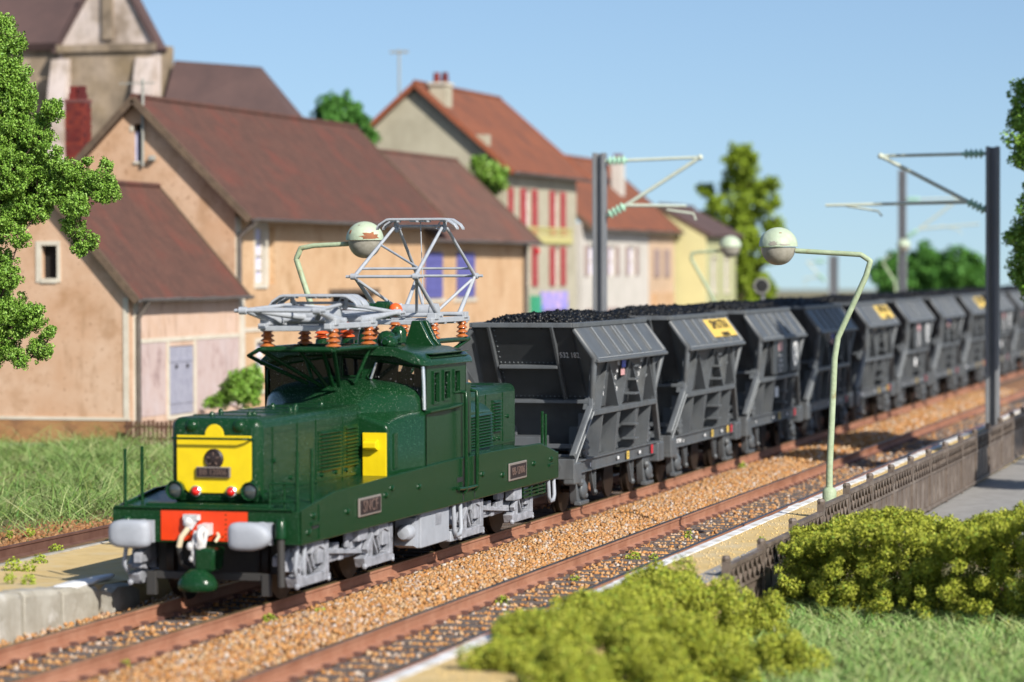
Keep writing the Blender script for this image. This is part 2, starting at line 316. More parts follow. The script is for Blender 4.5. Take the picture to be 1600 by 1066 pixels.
class MB:
    def __init__(s): s.v, s.f, s.cut = [], [], []

    def add(s, vs, fs):
        k = len(s.v)
        s.cut.append((k, len(s.f)))
        s.v += [tuple(x) for x in vs]
        s.f += [tuple(i + k for i in q) for q in fs]
        return s

    def box(s, x0, x1, y0, y1, z0, z1):
        return s.add([(x0, y0, z0), (x1, y0, z0), (x1, y1, z0), (x0, y1, z0), (x0, y0, z1), (x1, y0, z1), (x1, y1, z1), (x0, y1, z1)],
                     [(0, 3, 2, 1), (4, 5, 6, 7), (0, 1, 5, 4), (1, 2, 6, 5), (2, 3, 7, 6), (3, 0, 4, 7)])

    def bar(s, p, q, w, h=None, up=(0, 0, 1)):
        h = w if h is None else h
        p, q = Vector(p), Vector(q)
        d = (q - p).normalized()
        u = Vector(up)
        if abs(d.dot(u)) > 0.98: u = Vector((0, 1, 0))
        a = d.cross(u).normalized() * w / 2
        b = a.cross(d).normalized() * h / 2
        vs = [p - a - b, p + a - b, p + a + b, p - a + b, q - a - b, q + a - b, q + a + b, q - a + b]
        return s.add(vs, [(0, 3, 2, 1), (4, 5, 6, 7), (0, 1, 5, 4), (1, 2, 6, 5), (2, 3, 7, 6), (3, 0, 4, 7)])

    def tube(s, pts, r, n=8):
        pts = [Vector(p) for p in pts]
        rs = r if isinstance(r, (list, tuple)) else [r] * len(pts)
        vs, fs = [], []
        u = None
        for i, p in enumerate(pts):
            d = (pts[min(i + 1, len(pts) - 1)] - pts[max(i - 1, 0)]).normalized()
            if u is None:
                u = d.orthogonal().normalized()
            else:
                u = (u - d * u.dot(d)).normalized()
            v = d.cross(u)
            for k in range(n):
                a = 2 * math.pi * k / n
                vs.append(p + (u * math.cos(a) + v * math.sin(a)) * rs[i])
        for i in range(len(pts) - 1):
            for k in range(n):
                a, b = i * n + k, i * n + (k + 1) % n
                fs.append((a, b, b + n, a + n))
        fs.append(tuple(range(n - 1, -1, -1)))
        fs.append(tuple(range((len(pts) - 1) * n, len(pts) * n)))
        return s.add(vs, fs)

    def lathe(s, prof, o, axis=(0, 0, 1), n=16):
        """prof: (radius, distance along the axis)"""
        o, ax = Vector(o), Vector(axis).normalized()
        u = ax.orthogonal().normalized()
        v = ax.cross(u)
        vs, fs = [], []
        for r, t in prof:
            for k in range(n):
                a = 2 * math.pi * k / n
                vs.append(o + ax * t + (u * math.cos(a) + v * math.sin(a)) * max(r, 1e-4))
        for i in range(len(prof) - 1):
            for k in range(n):
                a, b = i * n + k, i * n + (k + 1) % n
                fs.append((a, b, b + n, a + n))
        fs.append(tuple(range(n - 1, -1, -1)))
        fs.append(tuple(range((len(prof) - 1) * n, len(prof) * n)))
        return s.add(vs, fs)

    def prism(s, poly, axis, a0, a1):
        def mk(p, a):
            if axis == 'x': return (a, p[0], p[1])
            if axis == 'y': return (p[0], a, p[1])
            return (p[0], p[1], a)
        n = len(poly)
        vs = [mk(p, a0) for p in poly] + [mk(p, a1) for p in poly]
        fs = [tuple(range(n)), tuple(range(2 * n - 1, n - 1, -1))]
        fs += [(i, i + n, (i + 1) % n + n, (i + 1) % n) for i in range(n)]
        return s.add(vs, fs)

    def ball(s, c, r, n=12, sc=(1, 1, 1)):
        k = max(4, n // 2)
        vs, fs = [], []
        for i in range(k + 1):
            th = math.pi * i / k
            for j in range(n):
                ph = 2 * math.pi * j / n
                rr = max(math.sin(th), 1e-3)
                vs.append((c[0] + r * sc[0] * rr * math.cos(ph), c[1] + r * sc[1] * rr * math.sin(ph), c[2] + r * sc[2] * math.cos(th)))
        for i in range(k):
            for j in range(n):
                a, b = i * n + j, i * n + (j + 1) % n
                fs.append((a, a + n, b + n, b))
        return s.add(vs, fs)

    def loft(s, secs, closed=True):
        """sections of equal point counts, joined one to the next"""
        n = len(secs[0])
        vs = [p for q in secs for p in q]
        fs = []
        for i in range(len(secs) - 1):
            for k in range(n):
                a, b = i * n + k, i * n + (k + 1) % n
                fs.append((a, b, b + n, a + n))
        fs.append(tuple(range(n - 1, -1, -1)))
        fs.append(tuple(range((len(secs) - 1) * n, len(secs) * n)))
        return s.add(vs, fs)

    def holed(s, outer, holes, fn, t):
        """plate with holes: fn(u, v, d) gives the point at depth d behind the face"""
        loops = [outer] + list(holes)
        flat = [p for l in loops for p in l]
        tris = tessellate_polygon([[Vector((p[0], p[1], 0)) for p in l] for l in loops])
        n = len(flat)
        vs = [fn(p[0], p[1], 0) for p in flat] + [fn(p[0], p[1], t) for p in flat]
        fs = [tuple(q) for q in tris] + [tuple(i + n for i in reversed(q)) for q in tris]
        k = 0
        for l in loops:
            c = len(l)
            for i in range(c):
                a, b = k + i, k + (i + 1) % c
                fs.append((a, b, b + n, a + n))
            k += c
        return s.add(vs, fs)

    def build(s, name, material, parent=None, smooth=None, bevel=None, seg=2, org=None):
        o_ = ORG if org is None else Vector(org)
        me = bpy.data.meshes.new(name)
        me.from_pydata([(x - o_.x, y - o_.y, z - o_.z) for x, y, z in s.v], [], s.f)
        bm = bmesh.new()
        bm.from_mesh(me)
        bmesh.ops.recalc_face_normals(bm, faces=bm.faces)
        bm.to_mesh(me)
        bm.free()
        me.materials.append(M[material] if isinstance(material, str) else material)
        if smooth is not None:
            me.shade_smooth()
            me.set_sharp_from_angle(angle=R(smooth))
        ob = bpy.data.objects.new(name, me)
        COL.objects.link(ob)
        ob.parent = parent
        if bevel:
            md = ob.modifiers.new('edge', 'BEVEL')
            md.width = bevel
            md.segments = seg
            md.limit_method = 'ANGLE'
            md.angle_limit = R(40)
            if seg > 2:
                me.shade_smooth()
                md.harden_normals = False
                me.set_sharp_from_angle(angle=R(50))
        return ob


def _each(s, name, material, parent=None, **kw):
    """every shape added becomes an object of its own"""
    out_ = []
    ends = s.cut[1:] + [(len(s.v), len(s.f))]
    for (v0, f0), (v1, f1) in zip(s.cut, ends):
        b_ = MB()
        b_.v = s.v[v0:v1]
        b_.f = [tuple(i - v0 for i in q) for q in s.f[f0:f1]]
        out_.append(b_.build(name, material, parent, **kw))
    return out_


MB.each = _each


def big(name, V, F, material, parent=None):
    """large mesh straight from arrays (all faces with the same corner count)"""
    me = bpy.data.meshes.new(name)
    k = F.shape[1]
    me.vertices.add(len(V))
    me.vertices.foreach_set('co', np.ascontiguousarray(V, np.float32).ravel())
    me.loops.add(F.size)
    me.loops.foreach_set('vertex_index', np.ascontiguousarray(F, np.int32).ravel())
    me.polygons.add(len(F))
    me.polygons.foreach_set('loop_start', np.arange(0, F.size, k, dtype=np.int32))
    me.polygons.foreach_set('loop_total', np.full(len(F), k, np.int32))
    me.update(calc_edges=True)
    me.materials.append(M[material] if isinstance(material, str) else material)
    ob = bpy.data.objects.new(name, me)
    COL.objects.link(ob)
    ob.parent = parent
    return ob


def tag(o, label=None, cat=None, group=None, kind=None):
    if label: o['label'] = label
    if cat: o['category'] = cat
    if group: o['group'] = group
    if kind: o['kind'] = kind
    return o


def thing(name, label, cat, loc=(0, 0, 0), group=None):
    global ORG
    o = bpy.data.objects.new(name, None)
    o.empty_display_size = 0.3
    COL.objects.link(o)
    o.location = loc
    ORG = Vector(loc)
    return tag(o, label, cat, group)


def copy_tree(o, parent=None):
    c = o.copy()
    COL.objects.link(c)
    c.parent = parent
    for ch in list(o.children):
        copy_tree(ch, c)
    return c


def text_mesh(s, size, depth=0.0, cx=True):
    cu = bpy.data.curves.new('lettering', 'FONT')
    cu.body = s
    cu.size = size
    cu.extrude = depth
    cu.resolution_u = 2
    cu.align_x = 'CENTER' if cx else 'LEFT'
    cu.align_y = 'CENTER'
    tmp = bpy.data.objects.new('tmp', cu)
    COL.objects.link(tmp)
    bpy.context.view_layer.update()
    me = bpy.data.meshes.new_from_object(tmp.evaluated_get(bpy.context.evaluated_depsgraph_get()))
    bpy.data.objects.remove(tmp)
    bpy.data.curves.remove(cu)
    return me


def lettering(s, size, loc, right, up, material, parent, depth=0.006, name='lettering', squeeze=1.0):
    me = text_mesh(s, size, depth)
    r, u = Vector(right).normalized(), Vector(up).normalized()
    nrm = r.cross(u)
    mm = Matrix((r * squeeze, u, nrm)).transposed().to_4x4()
    mm.translation = Vector(loc) - ORG
    me.transform(mm)
    me.materials.clear()
    me.materials.append(M[material])
    ob = bpy.data.objects.new(name, me)
    COL.objects.link(ob)
    ob.parent = parent
    return ob


# --- scattered small pieces -------------------------------------------------
def rand_rot(n):
    q = RNG.normal(size=(n, 4))
    q /= np.linalg.norm(q, axis=1, keepdims=True)
    a, b, c, d = q.T
    return np.stack([np.stack([a*a+b*b-c*c-d*d, 2*(b*c-a*d), 2*(b*d+a*c)], -1),
                     np.stack([2*(b*c+a*d), a*a-b*b+c*c-d*d, 2*(c*d-a*b)], -1),
                     np.stack([2*(b*d-a*c), 2*(c*d+a*b), a*a-b*b-c*c+d*d], -1)], 1)


_t = (1 + 5 ** 0.5) / 2
ICO_V = np.array([(-1, _t, 0), (1, _t, 0), (-1, -_t, 0), (1, -_t, 0), (0, -1, _t), (0, 1, _t), (0, -1, -_t), (0, 1, -_t),
                  (_t, 0, -1), (_t, 0, 1), (-_t, 0, -1), (-_t, 0, 1)]) / math.hypot(1, _t)
ICO_F = np.array([(0, 11, 5), (0, 5, 1), (0, 1, 7), (0, 7, 10), (0, 10, 11), (1, 5, 9), (5, 11, 4), (11, 10, 2), (10, 7, 6), (7, 1, 8),
                  (3, 9, 4), (3, 4, 2), (3, 2, 6), (3, 6, 8), (3, 8, 9), (4, 9, 5), (2, 4, 11), (6, 2, 10), (8, 6, 7), (9, 8, 1)])


OCT_V = np.array([(1, 0, 0), (-1, 0, 0), (0, 1, 0), (0, -1, 0), (0, 0, 1), (0, 0, -1)], float) * 1.12
OCT_F = np.array([(0, 2, 4), (2, 1, 4), (1, 3, 4), (3, 0, 4), (2, 0, 5), (1, 2, 5), (3, 1, 5), (0, 3, 5)])


def lumps(C, size, jitter=0.32, squash=(0.65, 1.0), coarse=False):
    n = len(C)
    bv, bf = (OCT_V, OCT_F) if coarse else (ICO_V, ICO_F)
    base = bv[None] * (1 + RNG.uniform(-jitter, jitter, (n, len(bv), 1))) + (RNG.normal(size=(n, len(bv), 3)) * 0.16 if coarse else 0)
    base = base * RNG.uniform(*squash, (n, 1, 3))
    V = np.einsum('nij,nkj->nki', rand_rot(n), base) * np.asarray(size).reshape(-1, 1, 1) + C[:, None]
    F = bf[None] + (np.arange(n) * len(bv))[:, None, None]
    return V.reshape(-1, 3), F.reshape(-1, 3)


def leaves(C, Nrm, size, tilt=0.9):
    """small bent four-cornered leaves, facing roughly along Nrm"""
    n = len(C)
    d = Nrm + RNG.normal(size=(n, 3)) * tilt
    d /= np.linalg.norm(d, axis=1, keepdims=True) + 1e-9
    a = np.cross(d, RNG.normal(size=(n, 3)))
    a /= np.linalg.norm(a, axis=1, keepdims=True) + 1e-9
    b = np.cross(d, a)
    s = (np.asarray(size) * RNG.uniform(0.7, 1.3, n))[:, None]
    V = np.stack([C - a * s, C - b * s * 0.62 + d * s * 0.25, C + a * s, C + b * s * 0.62 + d * s * 0.25], 1)
    F = np.arange(n * 4).reshape(n, 4)
    return V.reshape(-1, 3), F


def puff_points(centres, radii, density, shell=0.55):
    """points in the outer part of many small balls"""
    C, Nn = [], []
    for c, r in zip(centres, radii):
        k = max(8, int(density * r * r))
        d = RNG.normal(size=(k, 3))
        d /= np.linalg.norm(d, axis=1, keepdims=True)
        rr = r * RNG.uniform(shell, 1.05, (k, 1))
        C.append(np.asarray(c) + d * rr)
        Nn.append(d)
    return np.concatenate(C), np.concatenate(Nn)


def blades(pts, height, width, lean=0.6):
    n = len(pts)
    ang = RNG.uniform(0, 2 * math.pi, n)
    a2 = RNG.uniform(0, 2 * math.pi, n)
    h = height * RNG.uniform(0.45, 1.15, n)
    ln = h * RNG.uniform(0.1, 1.0, n) * lean * 2
    side = np.stack([np.cos(ang), np.sin(ang), np.zeros(n)], 1) * (width * RNG.uniform(0.7, 1.2, n))[:, None]
    ld_ = np.stack([np.cos(a2), np.sin(a2), np.zeros(n)], 1)
    up = np.array([0, 0, 1.0])
    mid = pts + up * (h * 0.55)[:, None] + ld_ * (ln * 0.35)[:, None]
    tip = pts + up * h[:, None] * 0.9 + ld_ * ln[:, None]
    V = np.stack([pts - side, pts + side, mid + side * 0.7, mid - side * 0.7, tip], 1)
    k = np.arange(n)[:, None] * 5
    F = np.concatenate([np.concatenate([k, k + 1, k + 2], 1), np.concatenate([k, k + 2, k + 3], 1), np.concatenate([k + 3, k + 2, k + 4], 1)])
    return V.reshape(-1, 3), F

# ================================================================== SETTING
def sheet(name, x0, x1, y0, y1, z, material, nx=1, ny=1, fn=None):
    global ORG
    ORG = Vector((0, 0, 0))
    b = MB()
    vs = [(x0 + (x1 - x0) * i / nx, y0 + (y1 - y0) * j / ny) for j in range(ny + 1) for i in range(nx + 1)]
    b.v = [(x, y, z + (fn(x, y) if fn else 0)) for x, y in vs]
    b.f = [(j * (nx + 1) + i, j * (nx + 1) + i + 1, (j + 1) * (nx + 1) + i + 1, (j + 1) * (nx + 1) + i) for j in range(ny) for i in range(nx)]
    o = b.build(name, material)
    if nx > 1: o.data.shade_smooth()
    return tag(o, kind='structure')


b = MB()
b.lathe([(0.01, 0), (640, 0)], (0, 60, -0.80), (0, 0, 1), 64)
b.v, b.f = b.v[64:], [tuple(range(64))]
tag(b.build('ground', 'ground'), kind='structure')

T2X = 4.048
def bed_z(x):
    if -1.0 <= x <= 1.0 or T2X - 1.0 <= x <= T2X + 1.0: return -0.29
    if 1.0 < x < T2X - 1.0: return -0.27 + 0.13 * math.sin(math.pi * (x - 1.0) / (T2X - 2.0))
    return -0.29
sheet('trackbed', -2.6, 5.75, -14, 150, 0.0, 'bed', 60, 4, lambda x, y: bed_z(x))

# lawn on the left, rising gently to the houses
def lawn_z(x, y):
    return -0.12 + min(max((y - 12) / 20, 0), 1) * 0.24 + 0.05 * math.sin(x * 1.7 + 0.6 * y) * math.sin(y * 0.9) + 0.04 * math.sin(x * 0.6 - y * 0.35)
sheet('lawn', -34, -6.95, -14, 33.0, 0.0, 'lawn', 60, 90, lawn_z)
sheet('siding_ground', -6.95, -2.55, -14, 150, -0.22, 'earth', 12, 60, lambda x, y: 0.03 * math.sin(x * 3 + y) * math.sin(y * 1.3))
sheet('village_ground', -70, -6.95, 33.0, 150, 0.10, 'path')
b = MB().box(-34, -15.2, 31.9, 33.15, -0.2, 0.17)
tag(b.build('path', 'path'), kind='structure')

# right-hand side below the platform
def fore_z(x, y):
    return 0.05 * math.sin(x * 1.3 + y * 0.7) * math.sin(y * 0.8 - x * 0.4)
sheet('lawn', 7.02, 24, -16, 18, -0.50, 'lawn', 40, 60, fore_z)
sheet('path', 7.02, 40, 18, 150, -0.46, 'path', 12, 40, lambda x, y: 0.02 * math.sin(x * 2) * math.sin(y))

# ------------------------------------------------------------------ tracks
def rail_profile(cx, h=0.22):
    return [(cx - 0.10, -h), (cx + 0.10, -h), (cx + 0.10, -h + 0.035), (cx + 0.022, -h + 0.065), (cx + 0.022, -0.055), (cx + 0.042, -0.04),
            (cx + 0.042, -0.004), (cx - 0.042, -0.004), (cx - 0.042, -0.04), (cx - 0.022, -0.055), (cx - 0.022, -h + 0.065), (cx - 0.10, -h + 0.035)]


def track(name, label, cx, y0, y1, ysingle, top):
    global ORG
    t = thing(name, label, 'railway track', (cx, 0, -0.3))
    for s in (-1, 1):
        rx = cx + s * 0.7525
        rl = MB().prism(rail_profile(rx), 'y', y0, y1).build('rail', 'rail', t)
        MB().box(rx - 0.040, rx + 0.040, y0, y1, -0.004, 0.0).build('rail_head', top, rl)
    me = None
    y = y0 + 0.2
    far = MB()
    ch = MB()
    k = 0
    while y < y1 - 0.3:
        if y < ysingle:
            if me is None:
                ORG_ = ORG.copy()
                o = MB().box(-1.28, 1.28, -0.125, 0.125, -0.13, 0.0).build('sleeper', 'sleeper', t, bevel=0.015, seg=1, org=(0, 0, 0))
                me = o.data
            else:
                o = o.copy()
                COL.objects.link(o)
            o.location = (RNG.uniform(-0.015, 0.015), y, 0.08 + RNG.uniform(-0.012, 0.008))
            o.rotation_euler = (0, 0, RNG.uniform(-0.012, 0.012))
            for s in (-1, 1):
                for d in (-0.125, 0.125):
                    xx = cx + s * 0.7525 + d
                    ch.box(xx - 0.045, xx + 0.045, y - 0.06, y + 0.06, -0.225, -0.165)
        else:
            far.box(cx - 1.28, cx + 1.28, y - 0.125, y + 0.125, -0.35, -0.22)
        y += 0.6
        k += 1
    tag(ch.build('rail_fastener', 'chair', t), kind='stuff')
    tag(far.build('sleeper', 'sleeper', t), kind='stuff')
    return t


track('railway_track', 'rusty railway track the green locomotive and its coal wagons stand on', 0.0, -13, 145, 62, 'railtop_tan')
track('railway_track', 'empty rusty railway track between the loaded train and the sandy platform edge', T2X, -13, 145, 62, 'railtop')

t = thing('siding_rail', 'single dark brown rail of a siding at the edge of the lawn', 'rail', (-6.85, 0, -0.3))
MB().prism(rail_profile(-6.85, 0.25), 'y', -13, 60).build('rail', 'rail_dark', t)
MB().box(-7.0, -6.70, -13, 60, -0.33, -0.25).build('rail_base', 'rail_dark', t)

# ------------------------------------------------------------------ ballast
def scatter(n, x0, x1, y0, y1, zf, size, between=False):
    C = np.stack([RNG.uniform(x0, x1, n), RNG.uniform(y0, y1, n), np.zeros(n)], 1)
    if between:                                                        # stones lie between the sleepers, a few stray on top
        k = (C[:, 1] + 12.8 + 0.3) % 0.6 - 0.3
        C = C[(np.abs(k) > 0.13) | (RNG.uniform(size=n) < 0.10)]
        n = len(C)
    C[:, 2] = [zf(a) for a in C[:, 0]]
    C[:, 2] += RNG.uniform(-0.03, 0.035, n)
    return C, size * RNG.uniform(0.65, 1.35, n)


parts = [scatter(44000, 0.93, T2X - 0.88, -10, 34, lambda x: bed_z(x) + 0.03, 0.039),
         scatter(7000, 0.93, T2X - 0.88, 34, 80, lambda x: bed_z(x) + 0.03, 0.065),
         scatter(9500, T2X - 0.64, T2X + 0.64, -10, 34, lambda x: -0.262, 0.042, True),
         scatter(2600, T2X - 0.64, T2X + 0.64, 34, 70, lambda x: -0.265, 0.06, True),
         scatter(3600, -0.64, 0.64, -10, 4, lambda x: -0.262, 0.042, True),
         scatter(2300, -1.9, -0.88, -10, 6, lambda x: -0.255, 0.045),
         scatter(1500, T2X + 0.87, 5.6, -10, 40, lambda x: -0.265, 0.045),
         scatter(600, -0.66, 0.66, 4, 40, lambda x: -0.262, 0.05)]
V, F = lumps(np.concatenate([p[0] for p in parts]), np.concatenate([p[1] for p in parts]), coarse=True)
tag(big('ballast', V, F, 'stone'), 'orange brown stone ballast heaped between and around the two tracks', 'ballast', kind='stuff')

# ------------------------------------------------------------------ platform on the right
ORG = Vector((0, 0, 0))
b = MB().box(5.75, 7.0, -14, 150, -0.6, 0.30)
plat = tag(b.build('platform', 'sand'), kind='structure')
ORG = Vector((0, 0, 0))
kb = None
for i in range(76):
    y = -13.5 + i * 1.05
    if kb is None:
        kb = MB().box(-0.11, 0.11, -0.52, 0.52, -0.55, 0.0).build('kerb_stone', 'kerb_white', plat, bevel=0.02, seg=1)
        o = kb
    else:
        o = kb.copy()
        COL.objects.link(o)
    o.location = (5.73 + RNG.uniform(-0.02, 0.012), y, 0.315 + RNG.uniform(-0.012, 0.006))
MB().box(6.62, 6.97, -2, 8.0, 0.2, 0.306).build('paving_strip', 'path', plat)
# grit and moss on the sand
C = np.stack([RNG.uniform(5.86, 6.95, 2600), RNG.uniform(-10, 40, 2600), np.full(2600, 0.305)], 1)
V, F = lumps(C, 0.016 * RNG.uniform(0.5, 1.6, len(C)))
tag(big('grit', V, F, 'sand'), 'loose sandy grit on the right-hand platform top', 'grit', kind='stuff')

# ------------------------------------------------------------------ left platform ramp
def lp_z(y):
    return float(np.interp(y, [-14, -5, -2.9, 0.4, 2.5, 12, 40], [0.46, 0.43, 0.40, 0.19, 0.10, -0.02, -0.16]))
ys = [-14, -8, -5, -2.9, -1.2, 0.4, 1.4, 2.5, 5, 8, 12, 25, 40]
b = MB()
secs = []
for y in ys:
    z = lp_z(y)
    secs.append([(-1.95, y, -0.4), (-1.95, y, z), (-2.6, y, z + 0.02), (-3.4, y, max(z, 0.10 if y < 14 else z)), (-4.3, y, max(z - 0.05, 0.13 if y < 14 else z)), (-4.75, y, max(z - 0.10, 0.14 if y < 14 else z)), (-4.75, y, -0.4)])
b.loft(secs)
pl = tag(b.build('platform', 'sand', smooth=30), kind='structure')
edges = [(-14, -9.2), (-9.1, -6.1), (-6.0, -3.6), (-3.5, -2.35), (-2.25, -1.05), (-0.98, 0.25)]
for a, c in edges:                                                     # weathered concrete facing slabs
    bb = MB()
    n = 6
    S = []
    for i in range(n + 1):
        y = a + (c - a) * i / n
        z = lp_z(y) + RNG.uniform(-0.02, 0.02)
        S.append([(-1.80, y, -0.36), (-1.80, y, z - 0.05), (-1.86, y, z + 0.012), (-2.16, y, z + 0.022), (-2.16, y, -0.36)])
    bb.loft(S).build('edge_slab', 'edge_concrete', pl, smooth=40, bevel=0.02, seg=1)
MB().loft([[(-1.74, y, -0.36), (-1.74, y, z), (-1.84, y, z + 0.04), (-2.1, y, z + 0.03), (-2.1, y, -0.36)] for y, z in ((0.55, 0.06), (0.8, 0.13), (1.3, 0.10), (1.6, 0.0))]).build('edge_slab', 'edge_concrete', pl, smooth=50)
far = [(-14, -6), (-5.95, 1.2), (1.25, 6.0), (6.05, 12), (12.1, 20)]
for a, c in far:
    bb = MB()
    zz_ = lambda y: max(lp_z(y) - 0.07, 0.16)
    bb.loft([[(-5.02, y, -0.4), (-5.02, y, zz_(y) - 0.03), (-4.74, y, zz_(y) + 0.01), (-4.74, y, -0.4)] for y in np.linspace(a, c, 5)])
    bb.build('rear_kerb', 'concrete', pl, bevel=0.015, seg=1)
def flat_stone(label, c, rx, ry, name='white_stone'):
    global ORG
    ORG = Vector(c)
    b = MB()
    n = 14
    ring = [(math.cos(2 * math.pi * k / n) * (1 + 0.12 * math.sin(3 * k)), math.sin(2 * math.pi * k / n) * (1 + 0.1 * math.cos(2 * k))) for k in range(n)]
    b.loft([[(c[0] + x * rx * s, c[1] + y * ry * s, c[2] + z) for x, y in ring] for s, z in ((0.95, 0.0), (1.0, 0.03), (0.8, 0.06))])
    o = b.build(name, 'white', None, smooth=60)
    o.location = ORG
    return tag(o, label, 'stone')
flat_stone('larger white stone lying on the corner of the concrete platform edge', (-2.02, -0.1, lp_z(-0.1) + 0.01), 0.17, 0.75)
flat_stone('smaller white stone lying in the shadow beside the larger white stone', (-2.2, 1.1, lp_z(1.1) + 0.02), 0.10, 0.55)

# moss tufts
spots = [P(62, 878, Z=0.15), P(45, 890, Z=0.15), P(88, 862, Z=0.12), P(44, 908, Z=0.3), P(20, 885, Z=0.2), P(15, 905, Z=0.3), P(168, 848, Z=0.1), P(160, 945, Z=-0.2), P(150, 950, Z=-0.2), P(195, 1040, Z=-0.2),
         P(420, 970, Z=-0.2), P(500, 965, Z=-0.2), P(1160, 730, Z=-0.15), P(990, 872, Z=-0.2), P(1022, 873, Z=-0.2), P(785, 942, Z=-0.22), P(898, 905, Z=-0.22), P(1075, 835, Z=0.3), P(1190, 846, Z=0.3), P(735, 1040, Z=0.3), P(30, 800, Z=0), P(15, 835, Z=0), P(48, 832, Z=0)]
C, Nn = puff_points([tuple(s) for s in spots], RNG.uniform(0.07, 0.15, len(spots)), 9000)
V, F = leaves(C, Nn, 0.025)
tag(big('moss', V, F, 'moss'), 'small bright green moss tufts on sand and ballast', 'moss', kind='stuff')

# ------------------------------------------------------------------ grass
def in_poly(px, py, poly):
    ins = np.zeros(len(px), bool)
    n = len(poly)
    for i in range(n):
        x0, y0 = poly[i]
        x1, y1 = poly[(i + 1) % n]
        c = ((y0 > py) != (y1 > py)) & (px < (x1 - x0) * (py - y0) / (y1 - y0 + 1e-12) + x0)
        ins ^= c
    return ins
poly = [(-6.98, 5.0), (-6.98, 17), (-13.5, 33.0), (-21, 33.0), (-8.2, 5.0)]
n = 120000
px_, py_ = RNG.uniform(-21, -6.98, n), RNG.uniform(5, 32.9, n)
k = in_poly(px_, py_, poly)
px_, py_ = px_[k], py_[k]
dens = 0.55 + 0.45 * np.sin(px_ * 1.3 + 0.5) * np.sin(py_ * 0.8 + px_ * 0.5)
edge = np.clip((-6.98 - px_) / 2.2, 0.12, 1)
k = RNG.uniform(size=len(px_)) < np.clip(dens * 0.9 + 0.05, 0.10, 1) * edge
px_, py_ = px_[k], py_[k]
pts = np.stack([px_, py_, [lawn_z(a, c) - 0.01 for a, c in zip(px_, py_)]], 1)
hs = 0.33 * (0.45 + 0.85 * dens[k]) * np.clip(edge[k] + 0.2, 0.4, 1)
V, F = blades(pts, hs, 0.012, lean=1.6)
kk = RNG.choice(len(pts), 1500)
V2, F2 = blades(pts[kk] + np.array([0, 0, 0.12]), 0.75, 0.011, lean=1.7)
F = np.concatenate([F, F2 + len(V)])
V = np.concatenate([V, V2])
tag(big('grass', V, F, 'grass'), 'long tangled green grass on the lawn before the tan house', 'grass', kind='stuff')
C = np.stack([RNG.uniform(-9.3, -6.98, 2600), RNG.uniform(5, 17, 2600), np.full(2600, -0.1)], 1)
V, F = lumps(C, 0.04 * RNG.uniform(0.5, 1.6, len(C)))
tag(big('gravel', V, F, island_mat('brown_crumb', [(0.30, 0.13, 0.05), (0.2, 0.10, 0.045), (0.38, 0.22, 0.11)])), 'brown earth crumbs along the siding rail', 'gravel', kind='stuff')
n = 30000
px_, py_ = RNG.uniform(7.1, 14.5, n), RNG.uniform(-7.5, 9.0, n)
pts = np.stack([px_, py_, [fore_z(a, c) - 0.51 for a, c in zip(px_, py_)]], 1)
V, F = blades(pts, 0.30, 0.013, lean=1.2)
tag(big('grass', V, F, 'grass_r'), 'pale green grass in the foreground below the clipped hedge', 'grass', kind='stuff')


# ------------------------------------------------------------------ hedges and bushes (foam)
def foam_thing(name, label, cat, balls, density, leaf, material, base, group=None, stem=None):
    t = thing(name, label, cat, base, group)
    C, Nn = puff_points([bb[:3] for bb in balls], [bb[3] for bb in balls], density)
    V, F = leaves(C, Nn, leaf, tilt=0.7)
    big('foliage', V - np.array(base), F, material, t)
    if stem:
        b = MB()
        for s in stem: b.tube(s[0], s[1], 6)
        b.each('stem', 'bark', t, smooth=50)
    return t


def box_balls(x0, x1, y0, y1, z0, z1, n, r0, r1):
    out_ = []
    for _ in range(n):
        out_.append((random.uniform(x0, x1), random.uniform(y0, y1), random.uniform(z0, z1), random.uniform(r0, r1)))
    return out_


bl = []
for i in range(900):
    x, y = random.uniform(7.42, 13.5), 0
    yc = 6.3 - (x - 7.3) * 0.42
    y = yc + random.uniform(-1.5, 1.5)
    top = 0.72 + 0.095 * (x - 7.3) + 0.12 * math.sin(x * 2.3) + 0.08 * math.sin(y * 3.1 + x)
    z = random.uniform(-0.45, top)
    if random.random() < 0.45: z = top - random.uniform(0, 0.12)
    bl.append((x, y, z, random.uniform(0.07, 0.17)))
for i in range(130):                                                  # close-packed heart of the hedge
    x = random.uniform(7.6, 13.5)
    bl.append((x, 6.3 - (x - 7.3) * 0.42 + random.uniform(-0.9, 0.9), random.uniform(-0.4, 0.5 + 0.09 * (x - 7.3)), random.uniform(0.16, 0.25)))
st = [([(8 + i * 0.7, 6.4 - i * 0.2, -0.6), (8 + i * 0.7, 6.4 - i * 0.2, 0.4)], 0.04) for i in range(7)]
foam_thing('hedge', 'thick yellow-green clipped hedge in front of the brown platform fence', 'hedge', bl, 12500, 0.022, 'hedge', (10, 6.5, -0.5), stem=st)

def shrub_at(px, py, Y, rad, label, mat_='hedge', Z=None, n=34, base=-0.5, group=None, dens=12000, leaf=0.021):
    c = P(px, py, Y=Y) if Z is None else P(px, py, Z=Z)
    bl = []
    for _ in range(n):
        d = Vector((random.gauss(0, 1), random.gauss(0, 1), random.gauss(0, 1))).normalized() * rad * random.uniform(0.25, 1.0)
        z = c.z + d.z * 0.9
        fl = 0.34 if c.x + d.x < 7.1 else base
        if z < fl: z = fl + random.uniform(0, 0.15)
        bl.append((c.x + d.x, c.y + d.y, z, random.uniform(0.10, 0.20)))
    st = [([(c.x, c.y, base - 0.1), (c.x + 0.05, c.y, c.z)], 0.04)]
    return foam_thing('bush', label, 'bush', bl, dens, leaf, mat_, (c.x, c.y, base), group, st)

